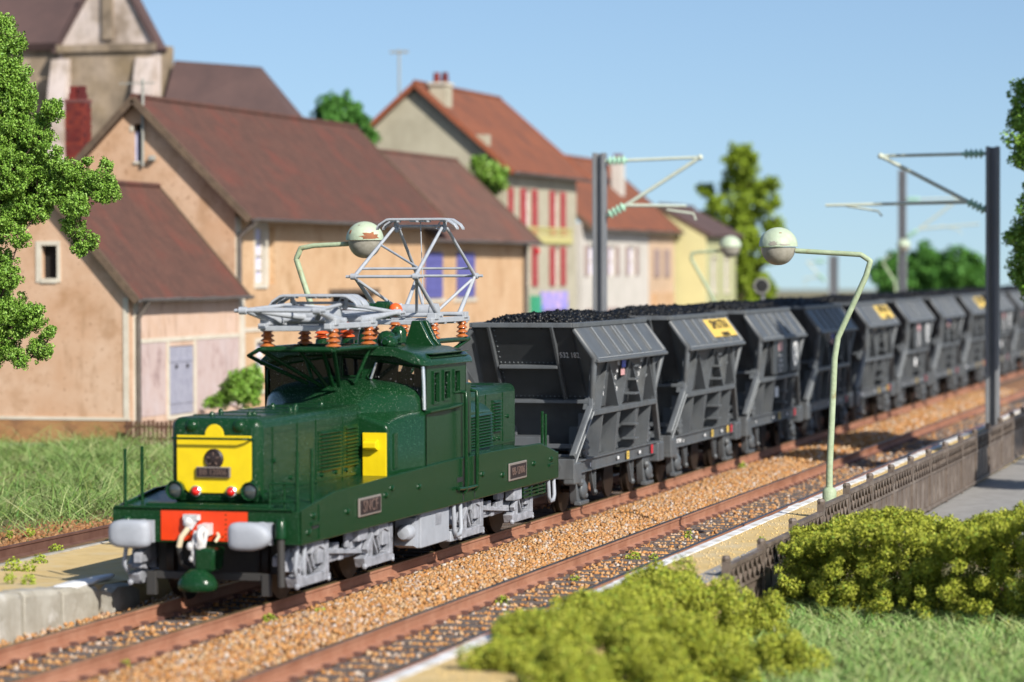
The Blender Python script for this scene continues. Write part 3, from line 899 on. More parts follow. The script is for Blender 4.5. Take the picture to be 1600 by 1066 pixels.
shrub_at(1070, 968, 0.3, 0.90, 'yellow-green bush touching the near end of the brown lattice fence', n=130)
shrub_at(965, 1040, -2.2, 0.85, 'rounded yellow-green bush between the fence-end bush and the lowest bush by the platform', n=140)
shrub_at(868, 1088, -4.6, 0.85, 'low yellow-green bush crowding the sandy platform edge in the blurred foreground', n=130)
shrub_at(1080, 1055, -3.8, 0.95, 'low yellow-green bush on the grass below the bush at the fence end', n=130)
shrub_at(1180, 985, 1.6, 0.55, 'small pale green bush at the foot of the hedge near the fence end', n=50)
shrub_at(1215, 1045, -1.8, 0.62, 'low moss-green bush among the pale foreground grass', n=60)
shrub_at(1000, 1010, -1.2, 0.5, 'middle yellow-green bush filling the gap over the platform edge', n=70)
shrub_at(985, 1008, 0, 0.38, 'yellow-green bush hanging over the sand beside the middle bush', n=60, Z=0.42)
shrub_at(885, 1048, 0, 0.40, 'low yellow-green bush spreading over the sandy platform top', n=60, Z=0.42)
shrub_at(808, 1105, -7.4, 0.6, 'outermost low bush beside the white platform kerb at the bottom of the view', n=60)
shrub_at(880, 1110, -7.0, 0.8, 'low bush at the very bottom of the view beside the sandy platform', n=90)
shrub_at(1010, 1090, -6.6, 0.80, 'blurred bush cut off by the bottom of the view, nearest of all the bushes', n=80)

# ================================================================== LOCOMOTIVE
def pane_material():
    mt = bpy.data.materials.new('cab_pane')
    mt.use_nodes = True
    N, L = mt.node_tree.nodes, mt.node_tree.links
    N.clear()
    o = N.new('ShaderNodeOutputMaterial')
    tr = N.new('ShaderNodeBsdfTransparent')
    tr.inputs['Color'].default_value = (0.85, 0.86, 0.86, 1)
    gl = N.new('ShaderNodeBsdfGlossy')
    gl.inputs['Roughness'].default_value = 0.05
    df = N.new('ShaderNodeBsdfDiffuse')
    df.inputs['Color'].default_value = (0.4, 0.4, 0.42, 1)
    m1, m2 = N.new('ShaderNodeMixShader'), N.new('ShaderNodeMixShader')
    fr = N.new('ShaderNodeFresnel')
    fr.inputs['IOR'].default_value = 1.45
    n = N.new('ShaderNodeTexNoise')
    n.inputs['Scale'].default_value = 26
    t = N.new('ShaderNodeTexCoord')
    mr = N.new('ShaderNodeMapRange')
    mr.inputs['From Min'].default_value, mr.inputs['From Max'].default_value = 0.68, 0.76
    L.new(t.outputs['Object'], n.inputs['Vector'])
    L.new(n.outputs['Fac'], mr.inputs['Value'])
    L.new(fr.outputs['Fac'], m1.inputs['Fac'])
    L.new(tr.outputs['BSDF'], m1.inputs[1])
    L.new(gl.outputs['BSDF'], m1.inputs[2])
    L.new(mr.outputs['Result'], m2.inputs['Fac'])
    L.new(m1.outputs['Shader'], m2.inputs[1])
    L.new(df.outputs['BSDF'], m2.inputs[2])
    L.new(m2.outputs['Shader'], o.inputs['Surface'])
    return mt


M['pane'] = pane_material()

LOCO = thing('electric_locomotive', 'dark green electric locomotive with yellow nose panel and one raised pantograph', 'locomotive', (0, 7.05, 0))
prof = [(0.0, 0.89), (14.1, 0.89), (14.1, 1.38), (12.9, 1.62), (9.75, 1.665), (7, 1.66), (1.5, 1.57), (-0.03, 1.395)]
for s in (-1, 1):
    x0, x1 = sorted((s * 1.40, s * 1.45))
    sp = MB().prism(prof, 'x', x0, x1).build('side_plate', 'green', LOCO, bevel=0.012)
    # lifting eyes, bolts and a small grip
    b = MB()
    for y, z in ((2.05, 1.22), (4.15, 1.42), (5.55, 1.34), (9.1, 1.30), (10.35, 1.20), (12.4, 1.27), (0.55, 1.28), (13.6, 1.28), (0.35, 1.05), (3.85, 1.33)):
        b.lathe([(0.05, 0), (0.045, 0.03), (0.02, 0.04)], (s * 1.45, y, z), (s, 0, 0), 8)
    for y in (0.45, 13.45):
        b.box(*sorted((s * 1.45, s * 1.475)), y, y + 0.34, 1.14, 1.19)
    b.each('lifting_eye', 'green', sp, smooth=40)
    MB().box(*sorted((s * 1.449, s * 1.454)), 0.5, 0.78, 1.09, 1.13).build('grip_slot', 'black', sp)
    MB().box(*sorted((s * 1.45, s * 1.465)), 0.02, 0.07, 0.9, 1.38).box(*sorted((s * 1.45, s * 1.465)), 0.78, 0.80, 0.92, 1.42).each('plate_seam', 'green', sp)
    # name plates
    pb = MB().box(*sorted((s * 1.452, s * 1.485)), 2.5, 3.55, 1.09, 1.38).build('nameplate', 'plate_rim', sp, bevel=0.015)
    MB().box(*sorted((s * 1.484, s * 1.488)), 2.55, 3.50, 1.125, 1.345).build('plate_face', 'plate', pb)
    lettering('SNCF', 0.26, (s * 1.489, 3.025, 1.235), (0, s, 0), (0, 0, 1), 'letter', pb, 0.006, squeeze=1.15)
    pb = MB().box(*sorted((s * 1.452, s * 1.485)), 10.68, 11.82, 1.06, 1.38).build('nameplate', 'plate_rim', sp, bevel=0.015)
    MB().box(*sorted((s * 1.484, s * 1.488)), 10.73, 11.77, 1.10, 1.34).build('plate_face', 'plate', pb)
    lettering('BB-12006', 0.2, (s * 1.489, 11.25, 1.22), (0, s, 0), (0, 0, 1), 'letter', pb, 0.006, squeeze=1.05)
MB().prism([(0.02, 1.18), (14.08, 1.18), (14.08, 1.35), (12.9, 1.57), (7, 1.60), (1.5, 1.52), (0.02, 1.36)], 'x', -1.40, 1.40).build('deck', 'green_dusty', LOCO)
MB().box(-0.95, 0.95, 0.5, 13.6, 0.42, 1.18).build('underframe', 'dark', LOCO)
for y0, y1 in ((-0.04, 0.03), (14.07, 14.14)):
    fr = y0 < 5
    bb = MB().box(-1.45, 1.45, y0, y1, 0.90, 1.39).box(-1.42, 1.36, y0 - 0.03 if fr else y0, y1 if fr else y1 + 0.03, 1.39, 1.425).build('buffer_beam', 'green', LOCO, bevel=0.012)
    yf = y0 if fr else y1
    d = -1 if fr else 1
    MB().box(-0.68, 0.66, *sorted((yf, yf + d * 0.012)), 0.935, 1.365).build('red_panel', 'red', bb)
    b = MB()
    for k in range(36):
        b.ball((-1.38 + k * 2.72 / 35, yf + d * 0.005, 1.405 if k % 1 == 0 else 1.3), 0.016, 6)
        b.ball((-1.38 + k * 2.72 / 35, yf + d * 0.002, 1.375), 0.013, 6)
    for k in range(6):
        b.ball((-0.40 + k * 0.17, yf + d * 0.012, 1.0 + 0.02 * (k % 2)), 0.014, 6)
        b.ball((0.33, yf + d * 0.012, 0.97 + k * 0.07), 0.013, 6)
    tag(b.build('rivets', 'green', bb), kind='stuff')
    for s in (-1, 1):
        bf = thing_parent = MB()
        bx = 0.89 if s > 0 else -0.95
        stem = MB().lathe([(0.17, 0), (0.17, 0.05), (0.115, 0.06), (0.105, 0.42), (0.13, 0.46)], (bx, yf, 1.06), (0, d, 0), 18)
        stem.box(bx - 0.17, bx + 0.17, *sorted((yf, yf + d * 0.05)), 0.90, 1.22)
        bo = stem.build('buffer', 'pale_grey', LOCO, smooth=40)
        hm = MB()
        secs = []
        for sc_, yy in ((0.96, 0.44), (1.0, 0.47), (1.0, 0.53), (0.97, 0.57), (0.88, 0.605), (0.70, 0.625), (0.4, 0.635)):
            ring = []
            for k in range(36):
                a = 2 * math.pi * k / 36
                ca, sa = math.cos(a), math.sin(a)
                q = 0.42 if (ca > 0) != (bx > 0) else (1.0 if bx > 0 else 0.62)
                ring.append((bx + 0.32 * sc_ * math.copysign(abs(ca) ** q, ca), yf + d * yy, 1.06 + 0.205 * sc_ * math.copysign(abs(sa) ** q, sa)))
            secs.append(ring)
        hm.loft(secs).build('buffer_head', 'pale_grey', bo, smooth=50)
# deck lip casting a line under the nose
MB().box(-1.0, 0.95, 0.10, 0.34, 1.40, 1.46).build('nose_step', 'green', LOCO, bevel=0.02)

# --- hoods
def hood(y0, y1, front):
    h = MB().box(-0.71, 0.71, y0, y1, 1.42, 2.70).build('front_hood' if front else 'rear_hood', 'green_dusty', LOCO, bevel=0.15, seg=5)
    b = MB()
    for yy in ((0.86, 1.9, 2.72, 3.94, 4.66) if front else (9.3, 10.5, 11.8, 12.9)):
        for s in (-1, 1):
            b.box(*sorted((s * 0.70, s * 0.722)), yy - 0.012, yy + 0.012, 1.55, 2.56)
        b.prism([(-0.56, 2.69), (0.56, 2.69), (0.52, 2.715), (-0.52, 2.715)], 'y', yy - 0.012, yy + 0.012)
    for s in (-1, 1):
        b.box(*sorted((s * 0.70, s * 0.718)), y0 + 0.3, y1 - 0.3, 2.45, 2.47)
        b.box(*sorted((s * 0.70, s * 0.73)), y0 + 0.2, y1 - 0.2, 1.60, 1.64)
    b.build('panel_seam', 'green', h)
    return h


HF = hood(0.36, 6.1, True)
HR = hood(8.3, 13.85, False)


def louvres(parent, x, y0, y1, z0, z1, n, material, s=1):
    fr = MB()
    fr.box(*sorted((x, x + s * 0.012)), y0, y1, z0, z1)
    f = fr.build('louvre_panel', material, parent)
    for k in range(n):
        z = z0 + (k + 0.5) * (z1 - z0) / n
        h = (z1 - z0) / n
        MB().prism([(x + s * 0.010, z + h * 0.35), (x + s * 0.05, z - h * 0.25), (x + s * 0.052, z - h * 0.38), (x + s * 0.010, z - h * 0.30)], 'y', y0 + 0.05, y1 - 0.05).build('louvre_slat', material, f)


for s in (-1, 1):
    louvres(HF, s * 0.712, 2.82, 3.86, 1.76, 2.38, 11, 'green', s)
    louvres(HF, s * 0.712, 3.99, 4.62, 1.76, 2.40, 11, 'green_bounce', s)
    louvres(HR, s * 0.712, 12.2, 12.75, 1.85, 2.44, 10, 'green', s)
b = MB()
for x, y in ((-0.2, 0.75), (0.33, 0.9), (0.36, 1.02), (-0.4, 1.6), (0.45, 2.3), (0.48, 2.42), (0.2, 3.2), (-0.25, 3.4), (0.3, 4.1), (0.1, 9.5), (0.3, 10.0), (0.35, 10.2), (0.3, 11.5), (-0.2, 11)):
    b.lathe([(0.045, 0), (0.04, 0.05), (0.018, 0.075)], (x, y, 2.70), (0, 0, 1), 8)
for s in (-1, 1):
    for y, z in ((0.9, 2.05), (2.95, 1.70), (3.6, 1.70), (4.1, 1.70), (1.6, 1.75), (12.3, 1.72), (12.6, 1.72), (13.2, 2.1)):
        b.lathe([(0.04, 0), (0.03, 0.04)], (s * 0.71, y, z), (s, 0, 0), 8)
for k in range(30):
    b.ball((-0.66 + k * 1.32 / 29, 0.355, 1.50), 0.016, 6)
tag(b.build('bolt_head', 'green', HF, smooth=50), kind='stuff')

# nose: yellow panel, lamps, plates, handrail
yp = [(-0.585, 2.44)] + [(0.145 * math.cos(a), 2.44 + 0.165 * math.sin(a)) for a in np.linspace(math.pi, 0, 13)] + [(0.575, 2.44), (0.575, 1.80), (0.40, 1.60), (-0.40, 1.60), (-0.585, 1.78)]
YP = MB().prism(yp, 'y', 0.328, 0.362).build('yellow_nose_panel', 'yellow', LOCO, bevel=0.006)
pl_ = MB().box(-0.265, 0.265, 0.275, 0.33, 1.83, 1.985).build('number_plate', 'plate_rim', YP, bevel=0.012)
MB().box(-0.25, 0.25, 0.271, 0.28, 1.845, 1.970).build('plate_face', 'plate', pl_)
lettering('BB 12006', 0.125, (0, 0.270, 1.907), (1, 0, 0), (0, 0, 1), 'letter', pl_, 0.005, squeeze=0.88)
bd = MB().lathe([(0.15, 0), (0.15, 0.02), (0.125, 0.045), (0.115, 0.03), (0.055, 0.035), (0.05, 0.06), (0.01, 0.065)], (0, 0.328, 2.10), (0, -1, 0), 24).build('crest_badge', 'plate', YP, smooth=40)
bdt = MB()
for k in range(5):
    a = R(90 + 72 * k)
    bdt.bar((0.03 * math.cos(a), 0.292, 2.10 + 0.03 * math.sin(a)), (0.10 * math.cos(a), 0.292, 2.10 + 0.10 * math.sin(a)), 0.02, 0.02)
bdt.build('crest_relief', 'letter', bd)
for s in (-1, 1):
    MB().lathe([(0.082, 0), (0.082, 0.05), (0.07, 0.06), (0.075, 0.0)], (s * 0.275, 0.33, 1.625), (0, -1, 0), 18).build('tail_lamp', 'chrome', LOCO, smooth=40)
    MB().ball((s * 0.275, 0.29, 1.625), 0.066, 16).build('red_lens', 'redlens', LOCO, smooth=60)
    lp = MB().lathe([(0.115, 0.05), (0.135, 0.0), (0.14, -0.10), (0.128, -0.115), (0.118, -0.10), (0.115, -0.06)], (s * 0.585, 0.33, 1.64), (0, 1, 0), 22).build('headlamp', 'green', LOCO, smooth=40)
    MB().lathe([(0.117, 0), (0.09, 0.03), (0.04, 0.045)], (s * 0.585, 0.275, 1.64), (0, -1, 0), 20).build('headlamp_lens', 'lens', lp, smooth=60)
    MB().ball((s * 0.37, 0.40, 2.575), 0.105, 16, (1, 0.9, 1)).build('upper_lamp', 'green', LOCO, smooth=60)
hr = MB()
hr.tube([(-0.64, 0.36, 2.385), (-0.62, 0.25, 2.40), (-0.58, 0.215, 2.40), (0.48, 0.215, 2.40), (0.56, 0.25, 2.40), (0.60, 0.36, 2.385)], 0.019, 8)
hr.build('nose_handrail', 'green', LOCO, smooth=60)

# widening of the hood towards the windscreen
def arch(y, w, zt, zs, zb):
    pts = [(-w, zb), (-w, zs)]
    n = 12
    for k in range(1, n):
        a = math.pi * k / n
        pts.append((-w * math.copysign(abs(math.cos(a)) ** 0.62, math.cos(a)), zs + (zt - zs) * math.sin(a) ** 0.72))
    pts += [(w, zs), (w, zb)]
    return [(x, y, z) for x, z in pts]


def ease(a, b_, t): return a + (b_ - a) * t * t * (3 - 2 * t)
MB().loft([arch(4.55 + 1.5 * t, ease(0.70, 1.33, t), ease(2.69, 3.05, t ** 0.9), ease(2.35, 2.60, t), 2.2) for t in np.linspace(0, 1, 9)]).build('windscreen_fairing', 'green_dusty', HF, smooth=70)
MB().loft([arch(9.4 - 1.1 * t, ease(0.70, 1.25, t), ease(2.69, 3.0, t), ease(2.35, 2.60, t), 2.2) for t in np.linspace(0, 1, 7)]).build('rear_fairing', 'green_dusty', HR, smooth=70)
for s in (-1, 1):
    bx = MB().loft([[(s * 0.60, y, 1.52), (s * xo, y, 1.52), (s * xo, y, zt), (s * (xo - 0.07), y, zt + 0.10), (s * 0.60, y, zt + 0.27)] for y, xo, zt in ((4.70, 1.22, 2.30), (5.4, 1.31, 2.42), (6.1, 1.395, 2.50))])
    bo = bx.build('side_fairing', 'green', LOCO, bevel=0.05, seg=3)
    xa, xb = sorted((s * 0.79, s * 1.185))
    yo = MB().box(xa, xb, 4.665, 4.72, 1.565, 2.255).build('yellow_side_panel', 'yellow', bo, bevel=0.006)
    MB().loft([[(s * 0.84, y, z0), (s * 1.06, y, z0), (s * 1.06, y, z1), (s * 0.84, y, z1)] for y, z0, z1 in ((4.67, 1.97, 2.15), (4.55, 2.0, 2.13), (4.52, 2.02, 2.10))]).build('hinge_bracket', 'yellow', yo, bevel=0.01)
    MB().prism([(4.85, 1.66), (5.95, 1.68), (5.95, 2.36), (4.85, 2.24)], 'x', *sorted((s * 1.20, s * 1.262))).build('access_panel', 'green', bo, bevel=0.012)
    MB().loft([[(s * 0.60, y, 1.52), (s * xo, y, 1.52), (s * xo, y, zt), (s * (xo - 0.12), y, zt + 0.10), (s * 0.60, y, zt + 0.2)] for y, xo, zt in ((8.3, 1.12, 2.42), (11.05, 1.02, 2.32), (11.35, 0.80, 2.28))]).build('rear_side_fairing', 'green', LOCO, bevel=0.03, seg=2)
    louvres(HR, s * 1.055, 9.2, 11.0, 1.68, 2.30, 12, 'green', s)

# --- cab
CAB = MB().box(-1.3, 1.3, 6.2, 8.2, 1.45, 1.62).build('cab', 'dark', LOCO)
sideo = [(6.06, 1.60), (8.34, 1.60), (8.30, 3.34), (6.06, 3.34)]
wins = [(6.47, 6.74, 2.66, 3.15), (7.03, 7.34, 2.70, 3.15), (7.62, 7.90, 2.80, 3.14)]
for s in (-1, 1):
    holes = [[(a, c), (b_, c), (b_, d), (a, d)] for a, b_, c, d in wins]
    MB().holed(sideo, holes, lambda u, v, d, s=s: (s * (1.40 - d), u, v), 0.06).build('cab_side', 'green', CAB, bevel=0.008)
    fm = MB()
    for a, b_, c, d in wins:
        for q in ((a - 0.03, a, c - 0.03, d + 0.03), (b_, b_ + 0.03, c - 0.03, d + 0.03), (a, b_, d, d + 0.03), (a, b_, c - 0.035, c)):
            fm.box(*sorted((s * 1.395, s * 1.425)), *q)
        MB().box(*sorted((s * 1.36, s * 1.365)), a - 0.01, b_ + 0.01, c - 0.01, d + 0.01).build('side_pane', 'pane', CAB)
    fm.each('window_frame', 'green', CAB)
    MB().loft([[(s * 1.39, y, z), (s * (1.39 + o), y, z - 0.01), (s * (1.39 + o), y, z - 0.05), (s * 1.39, y, z - 0.09)] for y, z, o in ((6.06, 2.56, 0.10), (7.0, 2.575, 0.13), (7.9, 2.60, 0.10))]).build('drip_ledge', 'green', CAB, bevel=0.01)
    hr = MB()
    for y in (7.98, 8.62):
        hr.tube([(s * 1.39, y, 2.78), (s * 1.50, y, 2.76), (s * 1.505, y, 2.6), (s * 1.505, y, 1.1), (s * 1.46, y, 1.06)], 0.033, 8)
    hr.tube([(s * 1.505, 7.98, 1.14), (s * 1.505, 8.62, 1.14)], 0.03, 8)
    hr.tube([(s * 1.505, 7.55, 1.16), (s * 1.505, 7.98, 1.14)], 0.03, 8)
    hr.build('door_handrail', 'green', CAB, smooth=60)
    MB().box(*sorted((s * 1.40, s * 1.454)), 7.62, 7.93, 1.26, 1.34).build('notch_shade_patch', 'black', CAB)  # black patch on the plate, painting the dark inside of the step notch
    MB().box(*sorted((s * 1.44, s * 1.453)), 7.95, 8.0, 0.92, 1.6).box(*sorted((s * 1.44, s * 1.453)), 8.62, 8.66, 0.92, 1.6).each('door_seam', 'black', CAB)
    MB().box(*sorted((s * 1.20, s * 1.30)), 8.34, 8.95, 1.58, 2.9).build('cab_door', 'green', CAB, bevel=0.02)
frno = [(-1.40, 1.60), (1.40, 1.60), (1.40, 3.36), (1.1, 3.5), (-1.1, 3.5), (-1.40, 3.36)]
for y, sg in ((6.06, 1), (8.33, -1)):
    holes = []
    for s in (-1, 1):
        h = [(0.40, 3.10), (0.43, 3.06), (0.73, 2.98), (1.00, 2.87), (1.10, 2.76), (1.18, 2.70), (1.31, 2.70), (1.345, 2.76), (1.345, 3.18), (1.30, 3.25), (0.62, 3.35), (0.54, 3.33)]
        if s < 0: h = [(0.12, 3.14), (0.16, 3.08)] + [(0.43, 3.06)] + h[2:10] + [(0.62, 3.36), (0.16, 3.42), (0.12, 3.38)]
        holes.append([(s * u, v) for u, v in h])
    holes.append([(-0.03, 3.10), (0.30, 3.10), (0.36, 3.38), (-0.03, 3.42)])
    MB().holed(frno, holes, lambda u, v, d, y=y, sg=sg: (u, y + sg * d, v), 0.05).build('cab_front', 'green', CAB)
    for h in holes:
        if sg > 0:
            pts = [(u, y - 0.012, v) for u, v in h]
            MB().tube(pts + [pts[0]], 0.017, 6).build('windscreen_trim', 'green', CAB, smooth=60)
        MB().prism(h, 'y', y + sg * 0.02, y + sg * 0.026).build('windscreen_pane', 'pane', CAB)
        if sg > 0 and h[0][0] > 0.2:
            MB().tube([(1.36, y - 0.02, 3.27), (1.375, y - 0.025, 3.0), (1.385, y - 0.03, 2.56)], 0.034, 8).build('pillar_trim', 'chrome', CAB, smooth=60)
            MB().tube([(0.47, y - 0.03, 3.06), (0.57, y - 0.035, 3.33)], 0.022, 8).build('pillar_trim', 'chrome', CAB, smooth=60)
b = MB().box(-1.33, 1.33, 6.95, 7.02, 1.6, 2.75).box(-1.3, 1.3, 6.12, 8.25, 1.62, 2.5)
b.box(-1.33, 0.2, 8.22, 8.27, 2.6, 3.5).box(0.5, 1.33, 8.22, 8.27, 1.6, 3.5)
b.each('cab_interior', 'black', CAB)

def roof_prof(y, k=1.0, dz=0.0):
    top = [(-1.47, 3.27), (-1.45, 3.36), (-1.32, 3.47), (-1.05, 3.545), (-0.6, 3.585), (0, 3.60), (0.6, 3.585), (1.05, 3.545), (1.32, 3.47), (1.45, 3.36), (1.47, 3.27)]
    low = [(1.38, 3.27), (1.0, 3.40), (0, 3.44), (-1.0, 3.40), (-1.38, 3.27)]
    return [(x * k, y, z + dz) for x, z in top + low]
RF = MB().loft([roof_prof(5.84, 0.93, 0.03), roof_prof(5.90, 0.97, 0.01), roof_prof(6.05), roof_prof(8.4), roof_prof(8.55, 0.985, -0.01)]).build('cab_roof', 'green_dusty', CAB, smooth=50, bevel=0.012)
b = MB()
for z in (3.395, 3.46):
    for s in (-1, 1):
        b.box(*sorted((s * 1.30, s * 1.445)), 6.3, 8.35, z, z + 0.012)
b.each('roof_rib', 'green', RF)

# --- roof gear
b = MB()
for yc, d in ((4.83, 1), (10.02, -1)):
    ya, yb = (3.80, 5.9) if d > 0 else (8.4, 11.05)
    fr = MB()
    r = 0.045
    for s in (-1, 1):
        fr.tube([(s * 0.60, ya, 3.60), (s * 0.60, yb, 3.60)], r, 8)
    fr.tube([(-0.60, ya, 3.60), (0.60, ya, 3.60)], r, 8)
    fr.tube([(-0.60, yc + 0.85 * d, 3.60), (0.60, yc + 0.85 * d, 3.60)], r, 8)
    ye = ya if d > 0 else yb
    for x in (-0.62, -0.2, 0.2, 0.62):
        fr.tube([(x, ye if abs(x) > 0.5 else yc - 0.4 * d, 3.60), (x * 0.25 + 0.05, 5.2 if d > 0 else 8.95, 2.98 if d > 0 else 2.95)], 0.035, 8)
    for x in (-1.0, 1.0):
        fr.tube([(x * 0.60, yc + 0.8 * d, 3.60), (x * 0.36, 5.55 if d > 0 else 8.75, 3.02)], 0.03, 8)
    fr.tube([(-0.62, ye, 3.60), (-0.80, ye, 3.50), (-0.74, ye + d * 0.3, 3.40), (-0.3, 5.1 if d > 0 else 9.0, 3.02)], 0.035, 8)
    pe = fr.each('bracket_tube', 'green', LOCO, smooth=60)
    MB().box(-0.52, 0.52, ya + 0.1 * d if d > 0 else 8.4, yb if d > 0 else 10.9, 3.55, 3.585).build('roof_extension', 'green', LOCO, bevel=0.01)


def insulator(x, y, z, h, r, material, parent):
    p = [(r * 0.62, 0)]
    n = 4
    for k in range(n):
        t = h * (k + 0.15) / n
        rr = r * (1.0 - 0.08 * k)
        p += [(r * 0.5, t), (rr, t + h * 0.05), (rr * 0.95, t + h * 0.10), (r * 0.55, t + h * 0.19)]
    p += [(r * 0.45, h)]
    return MB().lathe(p, (x, y, z), (0, 0, 1), 16).build('insulator', material, parent, smooth=50)


def pan_head(parent, y, z, plate):
    for dy in (-0.17, 0.17):
        b = MB()
        pts = [(-0.75, -0.17), (-0.70, -0.10), (-0.56, -0.01), (-0.5, 0), (0.5, 0), (0.56, -0.01), (0.70, -0.10), (0.75, -0.17)]
        wd = 0.26 if plate else 0.16
        b.loft([[(x, y + dy - wd / 2, z + h), (x, y + dy + wd / 2, z + h), (x, y + dy + wd / 2, z + h + 0.04), (x, y + dy - wd / 2, z + h + 0.04)] for x, h in pts])
        b.build('contact_strip', 'panto', parent, bevel=0.008)
    b = MB()
    for x in (-0.46, -0.1, 0.1, 0.46):
        b.bar((x, y - 0.2, z - 0.015), (x, y + 0.2, z - 0.015), 0.07, 0.03)
    for s in (-1, 1):
        b.tube([(s * 0.46, y, z), (s * 0.46, y, z - 0.16)], 0.035, 8)
        b.ball((s * 0.44, y, z - 0.16), 0.055, 10)
        b.tube([(s * 0.40, y - 0.1, z - 0.04), (s * 0.33, y - 0.1, z - 0.14), (s * 0.44, y, z - 0.18)], 0.018, 6)
    b.tube([(-0.44, y, z - 0.1), (0.44, y, z - 0.1)], 0.022, 8)
    b.build('head_carrier', 'panto', parent, smooth=50)


def pan_base(parent, y0, y1, z):
    b = MB()
    for s in (-1, 1):
        b.box(s * 0.55 - 0.06, s * 0.55 + 0.06, y0, y1, z, z + 0.09)
        for y in (y0 + 0.25, y1 - 0.25):
            b.box(s * 0.55 - 0.085, s * 0.55 + 0.085, y - 0.1, y + 0.1, z + 0.06, z + 0.17)
    for y in (y0 + 0.12, (y0 + y1) / 2 - 0.28, (y0 + y1) / 2 + 0.28, y1 - 0.12):
        b.box(-0.6, 0.6, y - 0.05, y + 0.05, z - 0.03, z + 0.05)
    o = b.build('base_frame', 'panto', parent, bevel=0.012)
    ym = (y0 + y1) / 2
    MB().lathe([(0.03, 0), (0.13, 0.01), (0.135, 0.12), (0.115, 0.14), (0.115, 0.66), (0.135, 0.68), (0.13, 0.80), (0.05, 0.81)], (-0.40, ym - 0.12, z + 0.20), (1, 0, 0), 20).build('spring_cylinder', 'panto', parent, smooth=40)
    MB().lathe([(0.09, 0), (0.09, 0.55)], (-0.28, ym + 0.18, z + 0.18), (1, 0, 0), 14).build('spring_cylinder', 'panto', parent, smooth=40)
    return o


# raised pantograph
PR = thing_pan = MB().box(-0.3, 0.3, 9.4, 9.6, 3.95, 4.0).build('raised_pantograph', 'panto', LOCO)
tag(PR, 'pantograph raised to its full height')
pan_base(PR, 8.9, 11.15, 3.92)
for x, y in ((-0.55, 9.19), (0.55, 9.19), (-0.55, 10.86), (0.55, 10.86)):
    insulator(x, y, 3.62, 0.31, 0.115, 'copper', PR)
for yk, yp_ in ((8.15, 9.55), (11.67, 10.75)):
    sg = 1 if yk > 10 else -1
    b = MB()
    for s in (-1, 1):
        b.tube([(s * 0.52, yp_, 4.03), (s * 0.55, yk, 4.73)], [0.045, 0.030], 8)
        b.tube([(s * 0.12, yp_, 4.10), (s * 0.53, yk - sg * 0.14, 4.66)], 0.028, 8)
    b.tube([(-0.6, yp_, 4.05), (0.6, yp_, 4.05)], 0.04, 8)
    b.build('lower_arm', 'panto', PR, smooth=60)
    b = MB()
    b.tube([(-0.70, yk, 4.73), (0.70, yk, 4.73)], 0.026, 8)
    for s in (-1, 1):
        b.lathe([(0.055, -0.05), (0.055, 0.05)], (s * 0.56, yk, 4.73), (1, 0, 0), 10)
    b.build('knuckle_rod', 'panto', PR, smooth=50)
    b = MB()
    yh = 9.98 if sg < 0 else 10.30
    for s in (-1, 1):
        b.tube([(s * 0.55, yk, 4.73), (s * 0.45, yh, 5.58)], [0.034, 0.028], 8)
    f = 0.16
    b.tube([(-0.53, yk + (yh - yk) * f, 4.73 + 0.85 * f), (0.53, yk + (yh - yk) * f, 4.73 + 0.85 * f)], 0.022, 8)
    f2 = 0.66
    if sg < 0: b.tube([(-0.49, yk + (yh - yk) * f2, 4.73 + 0.85 * f2), (0.53, yk + (yh - yk) * f, 4.73 + 0.85 * f)], 0.022, 8)
    b.build('upper_arm', 'panto', PR, smooth=60)
pan_head(PR, 10.14, 5.72, False)
MB().tube([(0.02, 10.1, 5.70), (0.10, 10.0, 4.2)], 0.010, 6).build('earth_wire', 'panto', PR)

# folded pantograph
PF = MB().box(-0.3, 0.3, 4.7, 4.9, 3.95, 4.0).build('folded_pantograph', 'panto', LOCO)
tag(PF, 'pantograph folded flat above the front hood')
pan_base(PF, 3.70, 5.98, 3.92)
for x, y in ((-0.55, 3.97), (0.55, 3.97), (-0.55, 5.68), (0.55, 5.68)):
    insulator(x, y, 3.62, 0.31, 0.128, 'copper', PF)
for yk, yp_, yh, zk in ((3.08, 4.45, 4.75, 4.22), (7.0, 5.2, 5.0, 4.13)):
    b = MB()
    for s in (-1, 1):
        b.tube([(s * 0.52, yp_, 4.02), (s * 0.60, yk, zk)], [0.085, 0.032], 8)
        b.tube([(s * 0.12, yp_, 4.10), (s * 0.58, yk + (yp_ - yk) * 0.15, zk)], [0.06, 0.03], 8)
    b.tube([(-0.6, yp_, 4.05), (0.6, yp_, 4.05)], 0.045, 8)
    b.build('lower_arm', 'panto', PF, smooth=60)
    b = MB().tube([(-0.75, yk, zk), (0.75, yk, zk)], 0.028, 8)
    for s in (-1, 1):
        b.lathe([(0.06, -0.06), (0.06, 0.06)], (s * 0.61, yk, zk), (1, 0, 0), 10)
    b.build('knuckle_rod', 'panto', PF, smooth=50)
    b = MB()
    for s in (-1, 1):
        b.tube([(s * 0.60, yk, zk), (s * 0.42, yh, 4.30)], [0.036, 0.03], 8)
    b.tube([(-0.57, yk + (yh - yk) * .2, zk + 0.02), (0.57, yk + (yh - yk) * .2, zk + 0.02)], 0.022, 8)
    b.tube([(0.57, yk + (yh - yk) * .2, zk + 0.02), (-0.45, yk + (yh - yk) * .8, 4.27)], 0.022, 8)
    b.build('upper_arm', 'panto', PF, smooth=60)
pan_head(PF, 4.85, 4.42, True)

